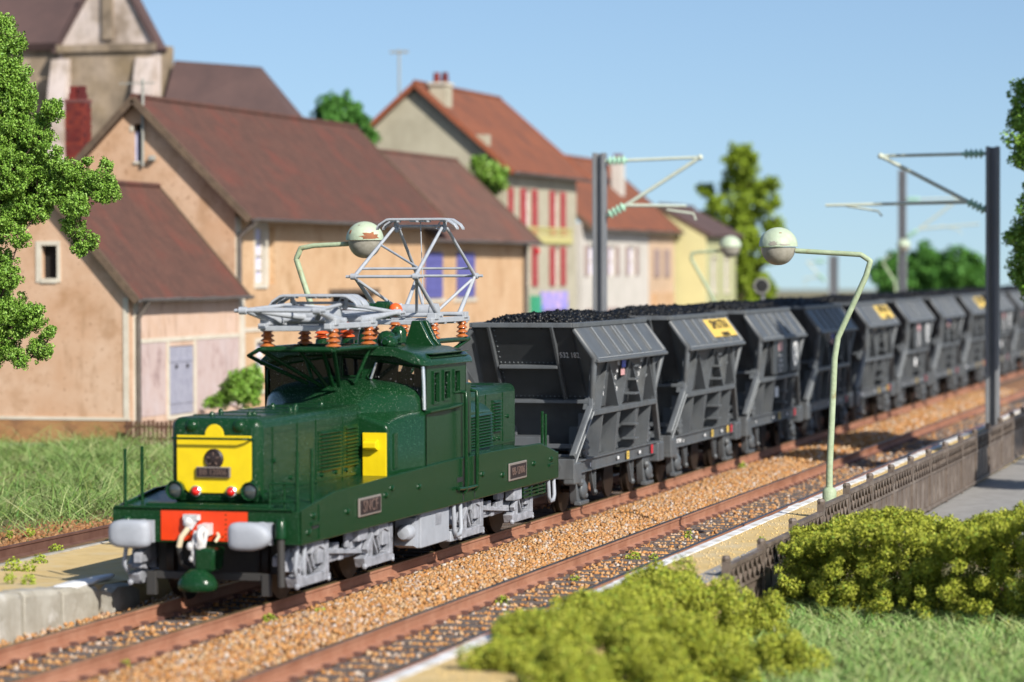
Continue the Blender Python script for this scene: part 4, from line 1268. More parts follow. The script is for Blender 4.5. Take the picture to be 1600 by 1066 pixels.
# circuit breaker and other gear between the pantographs
b = MB().lathe([(0.10, 0), (0.15, 0.02), (0.15, 0.25), (0.12, 0.27), (0.12, 0.40), (0.15, 0.42), (0.15, 0.62), (0.1, 0.64)], (-0.28, 7.35, 4.17), (1, 0, 0), 16)
b.lathe([(0.13, 0), (0.12, 0.15), (0.08, 0.3), (0.08, 0.45)], (-0.1, 7.4, 3.58), (0, 0, 1), 14)
cb = b.build('circuit_breaker', 'green', LOCO, smooth=40)
MB().ball((0.46, 7.35, 4.17), 0.12, 14).build('orange_cap', 'orange', cb, smooth=60)
for x, y, z, mm in ((-0.05, 6.35, 3.72, 'orange'), (-0.25, 6.9, 3.72, 'orange'), (0.32, 7.75, 3.68, 'copper'), (-0.55, 6.5, 3.7, 'orange')):
    b = MB().lathe([(0.12, -0.14), (0.10, 0)], (x, y, z), (0, 0, 1), 12).build('insulator_foot', 'green', LOCO, smooth=40)
    insulator(x, y, z, 0.28, 0.13, mm, b)
b = MB()
b.ball((0.42, 7.0, 3.68), 0.17, 14, (1, 1.2, 0.9)).ball((0.62, 6.55, 3.64), 0.14, 12, (1, 1.4, 0.8)).lathe([(0.13, 0), (0.13, 0.2), (0.06, 0.28)], (0.45, 7.55, 3.62), (0, 0, 1), 14)
b.tube([(0.62, 6.3, 3.66), (0.62, 7.0, 3.7), (0.45, 7.5, 3.78)], 0.05, 8)
b.build('roof_pipework', 'green', LOCO, smooth=50)
for y in (7.95, 8.3):
    MB().loft([[(x0, y, z), (x1, y, z), (x1, y + 0.12, z), (x0, y + 0.12, z)] for x0, x1, z in ((0.40, 0.95, 3.55), (0.45, 0.85, 3.68), (0.52, 0.74, 3.9), (0.54, 0.70, 3.98))]).build('roof_horn', 'green', LOCO, bevel=0.025, seg=3)

# --- corner posts and ladder frames
b = MB()
for s in (-1, 1):
    for y in (0.18, 0.80):
        b.tube([(s * 1.34, y, 1.35), (s * 1.34, y, 2.24)], 0.028, 8)
    b.tube([(s * 1.30, 13.75, 1.35), (s * 1.30, 13.75, 2.12)], 0.03, 8)
    b.tube([(s * 1.18, 13.95, 1.30), (s * 1.18, 13.95, 2.16)], 0.03, 8)
    if s > 0:
        b.tube([(s * 1.34, 0.20, 1.50), (s * 0.90, 0.24, 1.50)], 0.018, 6)
        b.tube([(s * 1.34, 0.20, 1.76), (s * 0.90, 0.24, 1.76)], 0.018, 6)
        b.tube([(s * 0.90, 0.24, 1.40), (s * 0.90, 0.24, 1.76)], 0.018, 6)
        b.tube([(s * 1.12, 0.24, 1.40), (s * 1.12, 0.24, 1.76)], 0.018, 6)
b.each('corner_handrail', 'green', LOCO, smooth=60)

# --- running gear
def axlebox(y, s):
    b = MB()
    X0, X1 = sorted((s * 1.08, s * 1.24))
    Xa, Xb = sorted((s * 1.14, s * 1.32))
    b.box(X0, X1, y - 0.30, y + 0.26, 0.44, 0.88)
    b.prism([(y - 0.72, 0.25), (y + 0.66, 0.25), (y + 0.66, 0.33), (y + 0.58, 0.36), (y + 0.56, 0.62), (y + 0.44, 0.62), (y + 0.40, 0.40), (y - 0.42, 0.38), (y - 0.66, 0.44), (y - 0.80, 0.40)], 'x', Xa, Xb)
    b.prism([(y - 0.85, 0.50), (y - 0.62, 0.46), (y - 0.35, 0.66), (y - 0.30, 0.85), (y - 0.48, 0.86), (y - 0.62, 0.70)], 'x', X0, X1)
    b.box(*sorted((s * 1.24, s * 1.29)), y - 0.40, y - 0.30, 0.36, 0.86).box(*sorted((s * 1.24, s * 1.33)), y + 0.40, y + 0.56, 0.36, 0.84)
    b.prism([(y - 0.2, 0.70), (y + 0.14, 0.78), (y + 0.36, 0.72), (y + 0.30, 0.86), (y - 0.16, 0.88)], 'x', *sorted((s * 1.24, s * 1.34)))
    for d in (-0.52, 0.48):
        b.lathe([(0.09, 0), (0.09, 0.05), (0.06, 0.06), (0.06, 0.34), (0.09, 0.35), (0.09, 0.40)], (s * 1.20, y + d, 0.42), (0, 0, 1), 10)
    b.bar((s * 1.27, y - 0.50, 0.90), (s * 1.27, y - 0.10, 0.42), 0.07, 0.05)
    b.bar((s * 1.27, y - 0.22, 0.92), (s * 1.27, y + 0.02, 0.50), 0.05, 0.05)
    b.box(*sorted((s * 1.24, s * 1.31)), y + 0.12, y + 0.38, 0.52, 0.80)
    b.ball((s * 1.30, y - 0.74, 0.27), 0.05, 6).ball((s * 1.31, y + 0.58, 0.26), 0.04, 6).bar((s * 1.30, y - 0.72, 0.50), (s * 1.30, y - 0.42, 0.74), 0.09, 0.10)
    return b


for yc, ya in ((2.5, (1.0, 4.0)), (10.6, (9.0, 12.2))):
    bg_ = MB().box(-0.95, 0.95, yc - 1.0, yc + 1.0, 0.55, 0.85).build('bogie', 'dark', LOCO)
    for s in (-1, 1):
        x0, x1 = sorted((s * 1.02, s * 1.14))
        MB().prism([(ya[0] - 1.0, 0.72), (ya[0] - 0.4, 0.86), (yc - 1.0, 0.84), (yc - 0.5, 0.58), (yc + 0.5, 0.56), (yc + 1.0, 0.84), (ya[1] + 0.4, 0.86), (ya[1] + 0.95, 0.74), (ya[1] + 0.95, 0.58), (ya[1], 0.60), (yc + 0.8, 0.44), (yc - 0.8, 0.44), (ya[0], 0.60), (ya[0] - 1.0, 0.58)], 'x', x0, x1).build('side_frame', 'bogie', bg_, bevel=0.015)
        for y in ya:
            axb = axlebox(y, s).build('axlebox', 'bogie', bg_, bevel=0.01)
            MB().box(*sorted((s * 1.24, s * 1.256)), y - 0.28, y + 0.10, 0.40, 0.66).build('gap_shade_patch', 'black', axb)  # flat black patch painting the shade of a gap between the plates
        b = MB()
        for k in range(5):
            yk_, zk_ = yc - 0.55 + k * 0.27, 0.60 + 0.07 * math.sin(k * 2.1)
            b.box(*sorted((s * 1.13, s * (1.20 + 0.02 * (k % 2)))), yk_ - 0.10, yk_ + 0.09, zk_ - 0.09, zk_ + 0.08)
        b.bar((s * 1.21, yc - 0.95, 0.66), (s * 1.21, yc + 0.85, 0.50), 0.08, 0.07)
        b.box(*sorted((s * 1.12, s * 1.22)), yc + 0.25, yc + 0.62, 0.72, 0.90)
        b.build('brake_rigging', 'bogie', bg_, bevel=0.012)
    for y in ya:
        wb = MB()
        for s in (-1, 1):
            wb.lathe([(0.20, 0.0), (0.60, 0.0), (0.60, 0.10), (0.645, 0.115), (0.645, 0.14), (0.55, 0.15), (0.2, 0.12)], (s * 0.80, y, 0.60), (-s, 0, 0), 32)
        wb.tube([(-1.1, y, 0.60), (1.1, y, 0.60)], 0.1, 10)
        wb.build('wheelset', 'wheel', bg_, smooth=40)
for s in (-1, 1):
    tk = MB().box(*sorted((s * 0.92, s * 1.34)), 5.98, 7.52, 0.30, 0.90).build('equipment_box', 'pale_grey', LOCO, bevel=0.015)
    MB().prism([(5.75, 0.36), (5.98, 0.30), (5.98, 0.82), (5.85, 0.80)], 'x', *sorted((s * 0.95, s * 1.28))).lathe([(0.13, 0), (0.14, 0.2), (0.10, 0.27), (0.02, 0.29)], (s * 1.18, 5.80, 0.58), (0, -1, 0), 14).build('reservoir', 'pale_grey', tk, smooth=40)
    MB().box(*sorted((s * 1.34, s * 1.352)), 6.75, 7.05, 0.62, 0.82).each('box_cover', 'bogie', tk)
    for y0, y1, z0, z1 in ((7.62, 8.0, 0.36, 0.95), (13.62, 14.0, 0.48, 1.0)):
        MB().tube([(s * 1.38, y0, z1), (s * 1.40, y0, z0 + 0.1), (s * 1.40, y0 + 0.08, z0), (s * 1.40, y1 - 0.08, z0), (s * 1.40, y1, z0 + 0.1), (s * 1.38, y1, z1)], 0.04, 8).build('stirrup_step', 'pale_grey', LOCO, smooth=60)
    MB().box(*sorted((s * 1.2, s * 1.36)), 7.55, 7.95, 0.26, 0.44).build('step_block', 'pale_grey', LOCO, bevel=0.02)
    gr = MB()
    for k in range(4):
        gr.box(*sorted((s * 1.36, s * 1.40)), 11.9, 13.4, 0.66 + k * 0.065, 0.69 + k * 0.065)
    for y in (11.9, 12.4, 12.9, 13.37):
        gr.box(*sorted((s * 1.355, s * 1.395)), y, y + 0.03, 0.66, 0.9)
    gr.build('battery_grille', 'green', LOCO)
    MB().box(*sorted((s * 1.2, s * 1.38)), 11.35, 11.85, 0.66, 0.9).build('battery_box', 'bogie', LOCO, bevel=0.02)
    MB().box(*sorted((s * 1.15, s * 1.32)), 2.95, 3.4, 0.68, 0.90).box(*sorted((s * 1.2, s * 1.26)), 2.55, 2.68, 0.62, 0.9).box(*sorted((s * 1.2, s * 1.26)), 3.7, 3.85, 0.66, 0.9).each('sand_box', 'bogie', LOCO, bevel=0.02)
    for y0 in (0.10, 0.42):
        MB().tube([(s * 1.33, y0 + 0.12, 0.92), (s * 1.33, y0, 0.55), (s * 1.31, y0 + 0.10, 0.44)], 0.035, 8).build('sand_pipe', 'pale_grey', LOCO, smooth=60)
    MB().lathe([(0.09, 0), (0.085, 0.24), (0.05, 0.28)], (s * 1.19, -0.10, 1.0), (0, 0, 1), 12).box(*sorted((s * 1.08, s * 1.30)), -0.05, 0.0, 1.02, 1.2).build('corner_socket', 'green', LOCO, smooth=40)
    if s > 0: MB().tube([(s * 1.19, -0.10, 1.0), (s * 1.19, -0.08, 0.30)], 0.06, 8).build('corner_pipe', 'underbar', LOCO, smooth=60)

# --- nose underside: coupling, hoses, guard bar
MB().box(-0.95, 0.98, 0.05, 0.13, 0.36, 0.47).box(-0.95, -0.80, 0.03, 0.12, 0.12, 0.47).box(0.84, 0.98, 0.03, 0.12, 0.14, 0.47).build('guard_iron', 'underbar', LOCO, bevel=0.01)
b = MB().loft([[(-0.02, y, 0.52), (0.27, y, 0.52), (0.31, y, 0.86), (-0.02, y, 0.88)] for y in (0.0, -0.42)])
cp = b.build('coupling_mount', 'green', LOCO, bevel=0.05, seg=3)
b = MB()
sec = []
for sc_, z in ((0.6, 0.24), (0.92, 0.255), (1.0, 0.31), (0.96, 0.38), (0.80, 0.46), (0.4, 0.56)):
    sec.append([(0.03 + 0.30 * sc_ * math.copysign(abs(math.cos(a)) ** 0.8, math.cos(a)), -0.40 + 0.22 * sc_ * math.sin(a), z) for a in np.linspace(0, 2 * math.pi, 25)[:-1]])
b.loft(sec).build('coupling_cup', 'green', cp, smooth=60)
b = MB()
b.bar((0.06, -0.02, 1.12), (0.06, -0.30, 1.10), 0.14, 0.16)
b.tube([(0.06, -0.25, 1.14), (0.06, -0.40, 1.08), (0.07, -0.40, 0.92), (0.05, -0.30, 0.84)], 0.05, 8)
for x in (-0.03, 0.13):
    b.tube([(x, -0.30, 1.10), (x - 0.02, -0.36, 0.9), (x - 0.03, -0.34, 0.74), (x, -0.30, 0.62)], 0.036, 8)
b.ball((0.05, -0.36, 0.90), 0.085, 10).ball((-0.10, -0.34, 0.88), 0.07, 8).ball((-0.08, -0.32, 0.70), 0.06, 8)
b.build('screw_coupling', 'whitemetal', LOCO, smooth=60)
MB().tube([(0.22, -0.10, 1.05), (0.28, -0.2, 1.02), (0.24, -0.24, 0.94)], 0.025, 8).build('brake_cock', 'hose', LOCO, smooth=60)
b = MB().ball((-0.22, -0.10, 1.20), 0.10, 10, (1, 0.8, 0.9)).bar((-0.30, -0.08, 1.28), (-0.06, -0.12, 1.28), 0.09, 0.08).bar((-0.10, -0.1, 1.28), (-0.2, -0.12, 1.12), 0.08, 0.08)
b.build('hose_valve', 'whitemetal', LOCO, smooth=50)
MB().tube([(-0.22, -0.14, 1.12), (-0.30, -0.20, 1.0), (-0.34, -0.20, 0.85)], 0.045, 8).build('brake_hose', 'hose', LOCO, smooth=60)
MB().tube([(-0.34, -0.20, 0.85), (-0.30, -0.18, 0.62), (-0.22, -0.1, 0.56)], 0.045, 8).build('brake_hose', 'black', LOCO, smooth=60)

# ================================================================== COAL WAGONS
W0, PITCHY, NW = 19.75, 8.40, 11
WG = 'grey coal hopper wagons coupled behind the locomotive'
wag = thing('hopper_wagon', 'x', 'wagon', (0, 0, 0), WG)

# hopper body (thick-walled: closed lower shell, open rectangular mouth hidden by the coal)
A, Bq, D_, E_, F_ = (1.03, 3.0, 3.70), (1.50, 3.0, 3.05), (1.30, 2.60, 1.95), (1.08, 1.85, 2.15), (0.80, 1.15, 1.12)
def q4(p): return [(sx * p[0], sy * p[1], p[2]) for sx, sy in ((-1, -1), (1, -1), (1, 1), (-1, 1))]
I_ = (1.33, 2.85, 3.02)                                               # under the lip
vs = q4(A) + q4(Bq) + q4(I_) + q4((1.02, 2.1, 2.0)) + q4(E_) + q4(F_)
fs = []
def ring(a, b_, k): return (a + k, a + (k + 1) % 4, b_ + (k + 1) % 4, b_ + k)
for k in (1, 3):                                                       # long sides: chute, underside of lip, wall
    fs += [ring(0, 4, k), ring(4, 8, k), ring(8, 16, k), ring(16, 20, k)]
for k in (0, 2):                                                       # ends
    fs += [(0 + k, 0 + (k + 1) % 4, 16 + (k + 1) % 4, 16 + k), (16 + k, 16 + (k + 1) % 4, 20 + (k + 1) % 4, 20 + k)]
for k in range(4):                                                     # rounded cheeks from mouth to lip
    fs += [(0 + k, 4 + k, 16 + k), (4 + k, 8 + k, 16 + k)]
fs += [(20, 21, 22, 23), (3, 2, 1, 0)]
MB().add(vs, fs).build('hopper_body', 'wagon', wag)
for sy in (-1, 1):                                                     # end sheets, the overhang's shade put into a darker grey
    e = []
    def on_end(x, t): return (x, sy * (3.0 - 1.15 * t + (0.012 if sy else 0)), 3.70 - 1.55 * t)
    es = MB().loft([[on_end(-1.0 - 0.05 * t, t), on_end(1.0 + 0.05 * t, t), tuple(np.add(on_end(1.0 + 0.05 * t, t), (0, sy * 0.012, 0))), tuple(np.add(on_end(-1.0 - 0.05 * t, t), (0, sy * 0.012, 0)))] for t in (0.03, 0.97)]).build('end_sheet', 'wagon_end', wag)
    for x in (-0.68, 0.62):
        MB().loft([[(x - 0.03, sy * (3.0 - 1.15 * t), 3.70 - 1.55 * t), (x + 0.03, sy * (3.0 - 1.15 * t), 3.70 - 1.55 * t), (x + 0.03, sy * (3.0 - 1.15 * t + 0.16), 3.70 - 1.55 * t), (x - 0.03, sy * (3.0 - 1.15 * t + 0.16), 3.70 - 1.55 * t)] for t in (0.0, 1.0)]).build('end_rib', 'wagon', es, bevel=0.01)
    for t, x0, x1, w_ in ((0.52, -0.62, 0.60, 0.17), (0.98, -0.95, 1.14, 0.22)):
        y, z = sy * (3.0 - 1.15 * t), 3.70 - 1.55 * t
        MB().loft([[(x, y - sy * 0.02, z - 0.05), (x, y + sy * w_, z - 0.05), (x, y + sy * w_, z + 0.02), (x, y - sy * 0.02, z + 0.05)] for x in (x0, x1)]).build('end_shelf', 'wagon', es, bevel=0.012)
    b = MB()
    for t, x0, x1 in ((0.47, -0.6, 0.56), (0.92, -0.95, -0.72), (0.92, -0.6, 0.56), (0.92, 0.70, 1.02)):
        n = int((x1 - x0) / 0.085)
        for k in range(n + 1):
            b.ball((x0 + (x1 - x0) * k / n, sy * (3.02 - 1.15 * t), 3.70 - 1.55 * t), 0.017, 6)
    for k in range(14):
        t = 0.05 + k * 0.9 / 13
        b.ball((-0.60, sy * (3.02 - 1.15 * t), 3.70 - 1.55 * t), 0.017, 6)
    tag(b.build('rivets', 'wagon_edge', es), kind='stuff')
# rim of the mouth and roller edges of the chutes
b = MB()
for sx in (-1, 1):
    b.bar((sx * 1.04, -3.08, 3.73), (sx * 1.04, 3.08, 3.73), 0.10, 0.10)
    b.bar((-1.04, sx * 3.04, 3.73), (1.04, sx * 3.04, 3.73), 0.10, 0.10)
b.each('mouth_rim', 'wagon', wag, bevel=0.015)
for sx in (-1, 1):
    ch = MB().loft([[(sx * 1.055, y, 3.69), (sx * 1.53, y, 3.055), (sx * 1.50, y, 3.03), (sx * 1.02, y, 3.66)] for y in (-3.0, 3.0)]).build('side_chute', 'wagon', wag)
    MB().tube([(sx * 1.06, -2.99, 3.64), (sx * 1.47, -2.99, 3.09), (sx * 1.36, -2.72, 2.35), (sx * 1.32, -2.64, 2.0)], [0.06, 0.075, 0.06, 0.05], 8).build('corner_roll', 'wagon', wag, smooth=60)
    MB().tube([(sx * 1.06, 2.99, 3.64), (sx * 1.47, 2.99, 3.09), (sx * 1.36, 2.72, 2.35), (sx * 1.32, 2.64, 2.0)], [0.06, 0.075, 0.06, 0.05], 8).build('corner_roll', 'wagon', wag, smooth=60)
    b = MB()
    b.loft([[(sx * 1.49, y, 3.10), (sx * 1.585, y, 3.045), (sx * 1.585, y, 2.985), (sx * 1.47, y, 2.985)] for y in (-3.02, 3.02)])
    b.build('chute_lip', 'wagon', wag, bevel=0.015)
    b = MB()
    for y in (-1.85, -0.95, -0.22, -0.08, 0.06, 0.85, 1.75):
        b.loft([[(sx * xx, yy, z) for xx, yy, z in ((1.07 + 0.47 * t, y - 0.03, 3.675 - 0.635 * t), (1.07 + 0.47 * t, y + 0.03, 3.675 - 0.635 * t), (1.09 + 0.47 * t, y + 0.022, 3.70 - 0.635 * t), (1.09 + 0.47 * t, y - 0.022, 3.70 - 0.635 * t))] for t in (0.04, 0.90)])
    b.each('chute_rib', 'wagon', ch)
    b = MB()
    for y in (-1.85, -0.95, -0.22, 0.06, 0.85, 1.75):
        b.loft([[(sx * (1.092 + 0.47 * t), yy, 3.703 - 0.635 * t) for yy in (y - 0.012, y + 0.012)] + [(sx * (1.096 + 0.47 * t), yy, 3.708 - 0.635 * t) for yy in (y + 0.012, y - 0.012)] for t in (0.05, 0.89)])
    b.bar((sx * 1.556, -2.95, 3.082), (sx * 1.556, 2.6, 3.082), 0.012, 0.012)
    b.each('worn_paint_line', 'ribline', ch)
    # side frame: waist beam, lambda struts, lower fins
    MB().box(*sorted((sx * 1.22, sx * 1.40)), -2.68, 2.72, 1.92, 2.03).build('waist_beam', 'wagon', wag, bevel=0.012)
    for ya, f0, f1 in ((-1.30, -2.18, -0.62), (0.57, -0.42, 1.36), (2.15, 1.42, 2.64)):
        for ft in (f0, f1):
            d = 1 if ft > ya else -1
            b = MB()
            b.loft([[(sx * 1.02, y + d * 0.0, z), (sx * xo, y - 0.028, z), (sx * xo, y + 0.028, z)] for y, z, xo in ((ya + d * 0.06, 2.98, 1.34), (ft, 2.02, 1.385))])
            b.build('side_strut', 'wagon', wag)
    b = MB()
    for y0_, y1_ in ((-1.37, -1.23), (0.49, 0.65), (2.08, 2.22)):
        b.loft([[(sx * 1.20, y0_ - 0.05, 2.99), (sx * 1.36, y0_, 2.99), (sx * 1.36, y1_, 2.99), (sx * 1.20, y1_ + 0.05, 2.99)], [(sx * 1.0, y0_ - 0.75, 2.03), (sx * 1.10, y0_ - 0.65, 2.03), (sx * 1.10, min(y1_ + 0.65, 2.5), 2.03), (sx * 1.0, min(y1_ + 0.75, 2.55), 2.03)]])
    b.each('side_gusset', 'wagon', wag)
    for y in (-1.85, -0.50, 1.10, 2.30):
        b = MB().loft([[(sx * 0.85, y - 0.03, z), (sx * xo, y - 0.03 - w_, z), (sx * xo, y + 0.03 + w_, z), (sx * 0.85, y + 0.03, z)] for z, xo, w_ in ((1.05, 1.26, 0.0), (1.93, 1.36, 0.12 if y in (-0.50, 1.10) else 0.02))])
        b.build('lower_fin', 'wagon', wag)
    b = MB().box(*sorted((sx * 0.55, sx * 0.98)), -1.5, 2.2, 1.05, 1.95)
    b.build('discharge_flap', 'wagon', wag, bevel=0.02)
    b = MB()
    for z in (1.25, 1.55, 2.2, 2.5, 2.78):
        b.box(*sorted((sx * 1.10, sx * 1.40)), 0.76, 1.06, z, z + 0.05)
    b.each('ladder_rung', 'wagon', wag, bevel=0.008)
    # end braces: steep upper length then a slanting leg to the headstock
    for sy in (-1, 1):
        b = MB()
        b.bar((sx * 1.33, sy * 2.52, 2.95), (sx * 1.34, sy * 2.70, 2.02), 0.10, 0.20)
        b.build('end_brace', 'wagon', wag, bevel=0.015)
        b = MB().bar((sx * 1.33, sy * 2.66, 2.10), (sx * 1.20, sy * 3.62, 1.12), 0.11, 0.20)
        b.build('end_brace', 'wagon', wag, bevel=0.015)
        b = MB()
        o = 0.058
        for dz in (0.09, -0.09):
            b.bar((sx * (1.33 + o), sy * 2.66, 2.10 + dz), (sx * (1.20 + o), sy * 3.62, 1.12 + dz), 0.012, 0.022)
        b.each('worn_edge', 'ribline', wag)
# underframe
for sx in (-1, 1):
    b = MB().box(*sorted((sx * 1.16, sx * 1.21)), -3.75, 3.75, 0.80, 1.06).box(*sorted((sx * 1.05, sx * 1.26)), -3.75, 3.75, 1.035, 1.07).box(*sorted((sx * 1.05, sx * 1.24)), -3.75, 3.75, 0.80, 0.83)
    b.build('solebar', 'wagon', wag, bevel=0.008)
MB().box(-1.05, 1.05, -3.6, 3.6, 0.86, 1.0).build('floor_frame', 'wagon_end', wag)
for sy in (-1, 1):
    hb = MB().box(-1.28, 1.28, *sorted((sy * 3.72, sy * 3.84)), 0.72, 1.12).build('headstock', 'wagon', wag, bevel=0.015)
    b = MB()
    for sx in (-1, 1):
        b.box(*sorted((sx * 1.06, sx * 1.30)), *sorted((sy * 3.30, sy * 3.835)), 0.62, 1.045)
    b.each('corner_block', 'wagon', hb, bevel=0.03)
    for sx in (-1, 1):
        b = MB().lathe([(0.14, 0), (0.14, 0.05), (0.10, 0.06), (0.09, 0.22), (0.2, 0.23), (0.2, 0.27), (0.12, 0.285)], (sx * 0.875, sy * 3.84, 0.98), (0, sy, 0), 16)
        b.build('buffer', 'wagon', wag, smooth=40)
    b = MB().bar((0, sy * 3.84, 0.95), (0, sy * 4.05, 0.85), 0.10, 0.14).bar((-0.9, sy * 2.6, 1.30), (0.9, sy * 2.6, 1.30), 0.09, 0.09).bar((-1.0, sy * 3.1, 1.14), (1.0, sy * 3.1, 1.14), 0.06, 0.06)
    b.box(-0.35, 0.35, *sorted((sy * 2.3, sy * 3.0)), 1.07, 1.5)
    b.each('end_gear', 'wagon', wag, bevel=0.008)
    for sx in (-1, 1):
        b = MB().lathe([(0.2, 0), (0.2, 0.05), (0.13, 0.08), (0.06, 0.09)], (sx * 1.14, sy * 2.62, 1.27), (sx, 0, 0), 16)
        for k in range(8):
            a = 2 * math.pi * k / 8
            b.ball((sx * 1.2, sy * 2.62 + 0.16 * math.cos(a), 1.27 + 0.16 * math.sin(a)), 0.045, 6)
        b.bar((sx * 1.12, sy * 2.62, 1.27), (sx * 1.12, sy * 3.4, 1.24), 0.06, 0.06)
        b.build('brake_wheel', 'wagon', wag, smooth=40)
for y in (-2.85, 2.75):
    ws = MB()
    for sx in (-1, 1):
        ws.lathe([(0.2, 0.0), (0.46, 0.0), (0.46, 0.10), (0.50, 0.115), (0.50, 0.135), (0.4, 0.14), (0.2, 0.12)], (sx * 0.80, y, 0.46), (-sx, 0, 0), 24)
    ws.tube([(-1.0, y, 0.46), (1.0, y, 0.46)], 0.07, 8)
    ws.build('wheelset', 'wheel', wag, smooth=40)
    for sx in (-1, 1):
        x0, x1 = sorted((sx * 1.0, sx * 1.16))
        b = MB().prism([(y - 0.36, 0.80), (y - 0.30, 0.30), (y - 0.22, 0.18), (y + 0.22, 0.18), (y + 0.30, 0.30), (y + 0.36, 0.80)], 'x', x0, x1)
        b.lathe([(0.2, 0), (0.19, 0.06), (0.11, 0.10), (0.05, 0.11)], (sx * 1.16, y + 0.02, 0.46), (sx, 0, 0), 14)
        b.box(*sorted((sx * 1.1, sx * 1.24)), y - 0.34, y + 0.34, 0.16, 0.24)
        b.ball((sx * 1.22, y + 0.1, 0.34), 0.07, 8).ball((sx * 1.2, y - 0.24, 0.62), 0.09, 8)
        ab = b.build('axlebox', 'wagon', wag, bevel=0.015, smooth=40)
        MB().ball((sx * 1.0, y + (0.55 if y > 0 else 0.6), 0.30), 0.05, 8).build('axle_tip', 'brass', wag, smooth=60)
b = MB()
for sx in (-1, 1):
    for y in (-1.75, 1.45):
        b.bar((sx * 1.12, y - 0.25, 0.80), (sx * 1.12, y, 0.32), 0.06, 0.06).bar((sx * 1.12, y + 0.1, 0.80), (sx * 1.12, y + 0.12, 0.34), 0.06, 0.06).ball((sx * 1.13, y + 0.08, 0.32), 0.07, 8)
b.each('brake_hanger', 'wagon', wag)
b = MB()
for y in (-1.2, 0.9):
    for sx in (-1, 1):
        b.lathe([(0.10, 0), (0.42, 0.01), (0.42, 0.06), (0.1, 0.07)], (sx * 0.78, y, 0.44), (-sx, 0, 0), 20)
b.each('inner_wheel', 'wheel', wag, smooth=40)
# marks on the solebar and end lettering
for x, y, mm, w_, h_ in ((1, 0.55, 'sign_yellow', 0.20, 0.17), (1, 2.75, 'mark_red', 0.17, 0.19), (1, -0.25, 'white', 0.13, 0.06), (1, 1.65, 'white', 0.14, 0.06), (1, -2.5, 'white', 0.05, 0.07)):
    MB().box(1.260, 1.264, y, y + w_, 0.93 - h_ / 2, 0.93 + h_ / 2).build('solebar_mark', mm, wag)
lettering('D', 0.14, (1.266, 0.65, 0.93), (0, 1, 0), (0, 0, 1), 'black', wag, 0.001)
for ch_ in list(wag.children):
    pass
WAGON0 = wag

def side_text(rows, y, z, h, parent, gap=1.25, squeeze=0.8, material='white'):
    for i, r_ in enumerate(rows):
        zz = z - i * h * gap
        xx = 1.345 - max(0, (2.98 - zz)) * 0.25 + 0.03
        lettering(r_, h, (xx, y, zz), (0, 1, 0), (0, 0, 1), material, parent, 0.002, 'stencil', squeeze)

ORDER = ['first', 'second', 'third', 'fourth', 'fifth', 'sixth', 'seventh', 'eighth', 'ninth', 'tenth', 'eleventh']
# coal lumps shared by all wagons
ORG = Vector((0, 0, 0))
n = 3600
cx_, cy_ = RNG.uniform(-0.98, 0.98, n), RNG.uniform(-2.95, 2.95, n)
hh = 0.19 * np.clip(1 - (np.abs(cx_) / 1.05) ** 2.6, 0, 1) * np.clip(1 - (np.abs(cy_) / 3.05) ** 8, 0, 1) * (1 + 0.25 * np.sin(cy_ * 2.1))
Cc = np.stack([cx_, cy_, 3.68 + hh + RNG.uniform(-0.03, 0.03, n)], 1)
Vc, Fc = lumps(Cc, 0.054 * RNG.uniform(0.5, 1.5, n), 0.45)
coal0 = None
for i in range(NW):
    c = W0 + PITCHY * i
    w_ = WAGON0 if i == 0 else copy_tree(WAGON0)
    w_.location = (0, c, 0)
    kind = i % 3
    lab = {0: '%s grey hopper wagon behind the locomotive, its chute plain with pale ribs',
           1: '%s grey hopper wagon behind the locomotive, with a yellow placard on its chute',
           2: '%s grey hopper wagon behind the locomotive, with dark boards and a white round emblem'}[kind] % ORDER[i]
    w_['label'] = lab
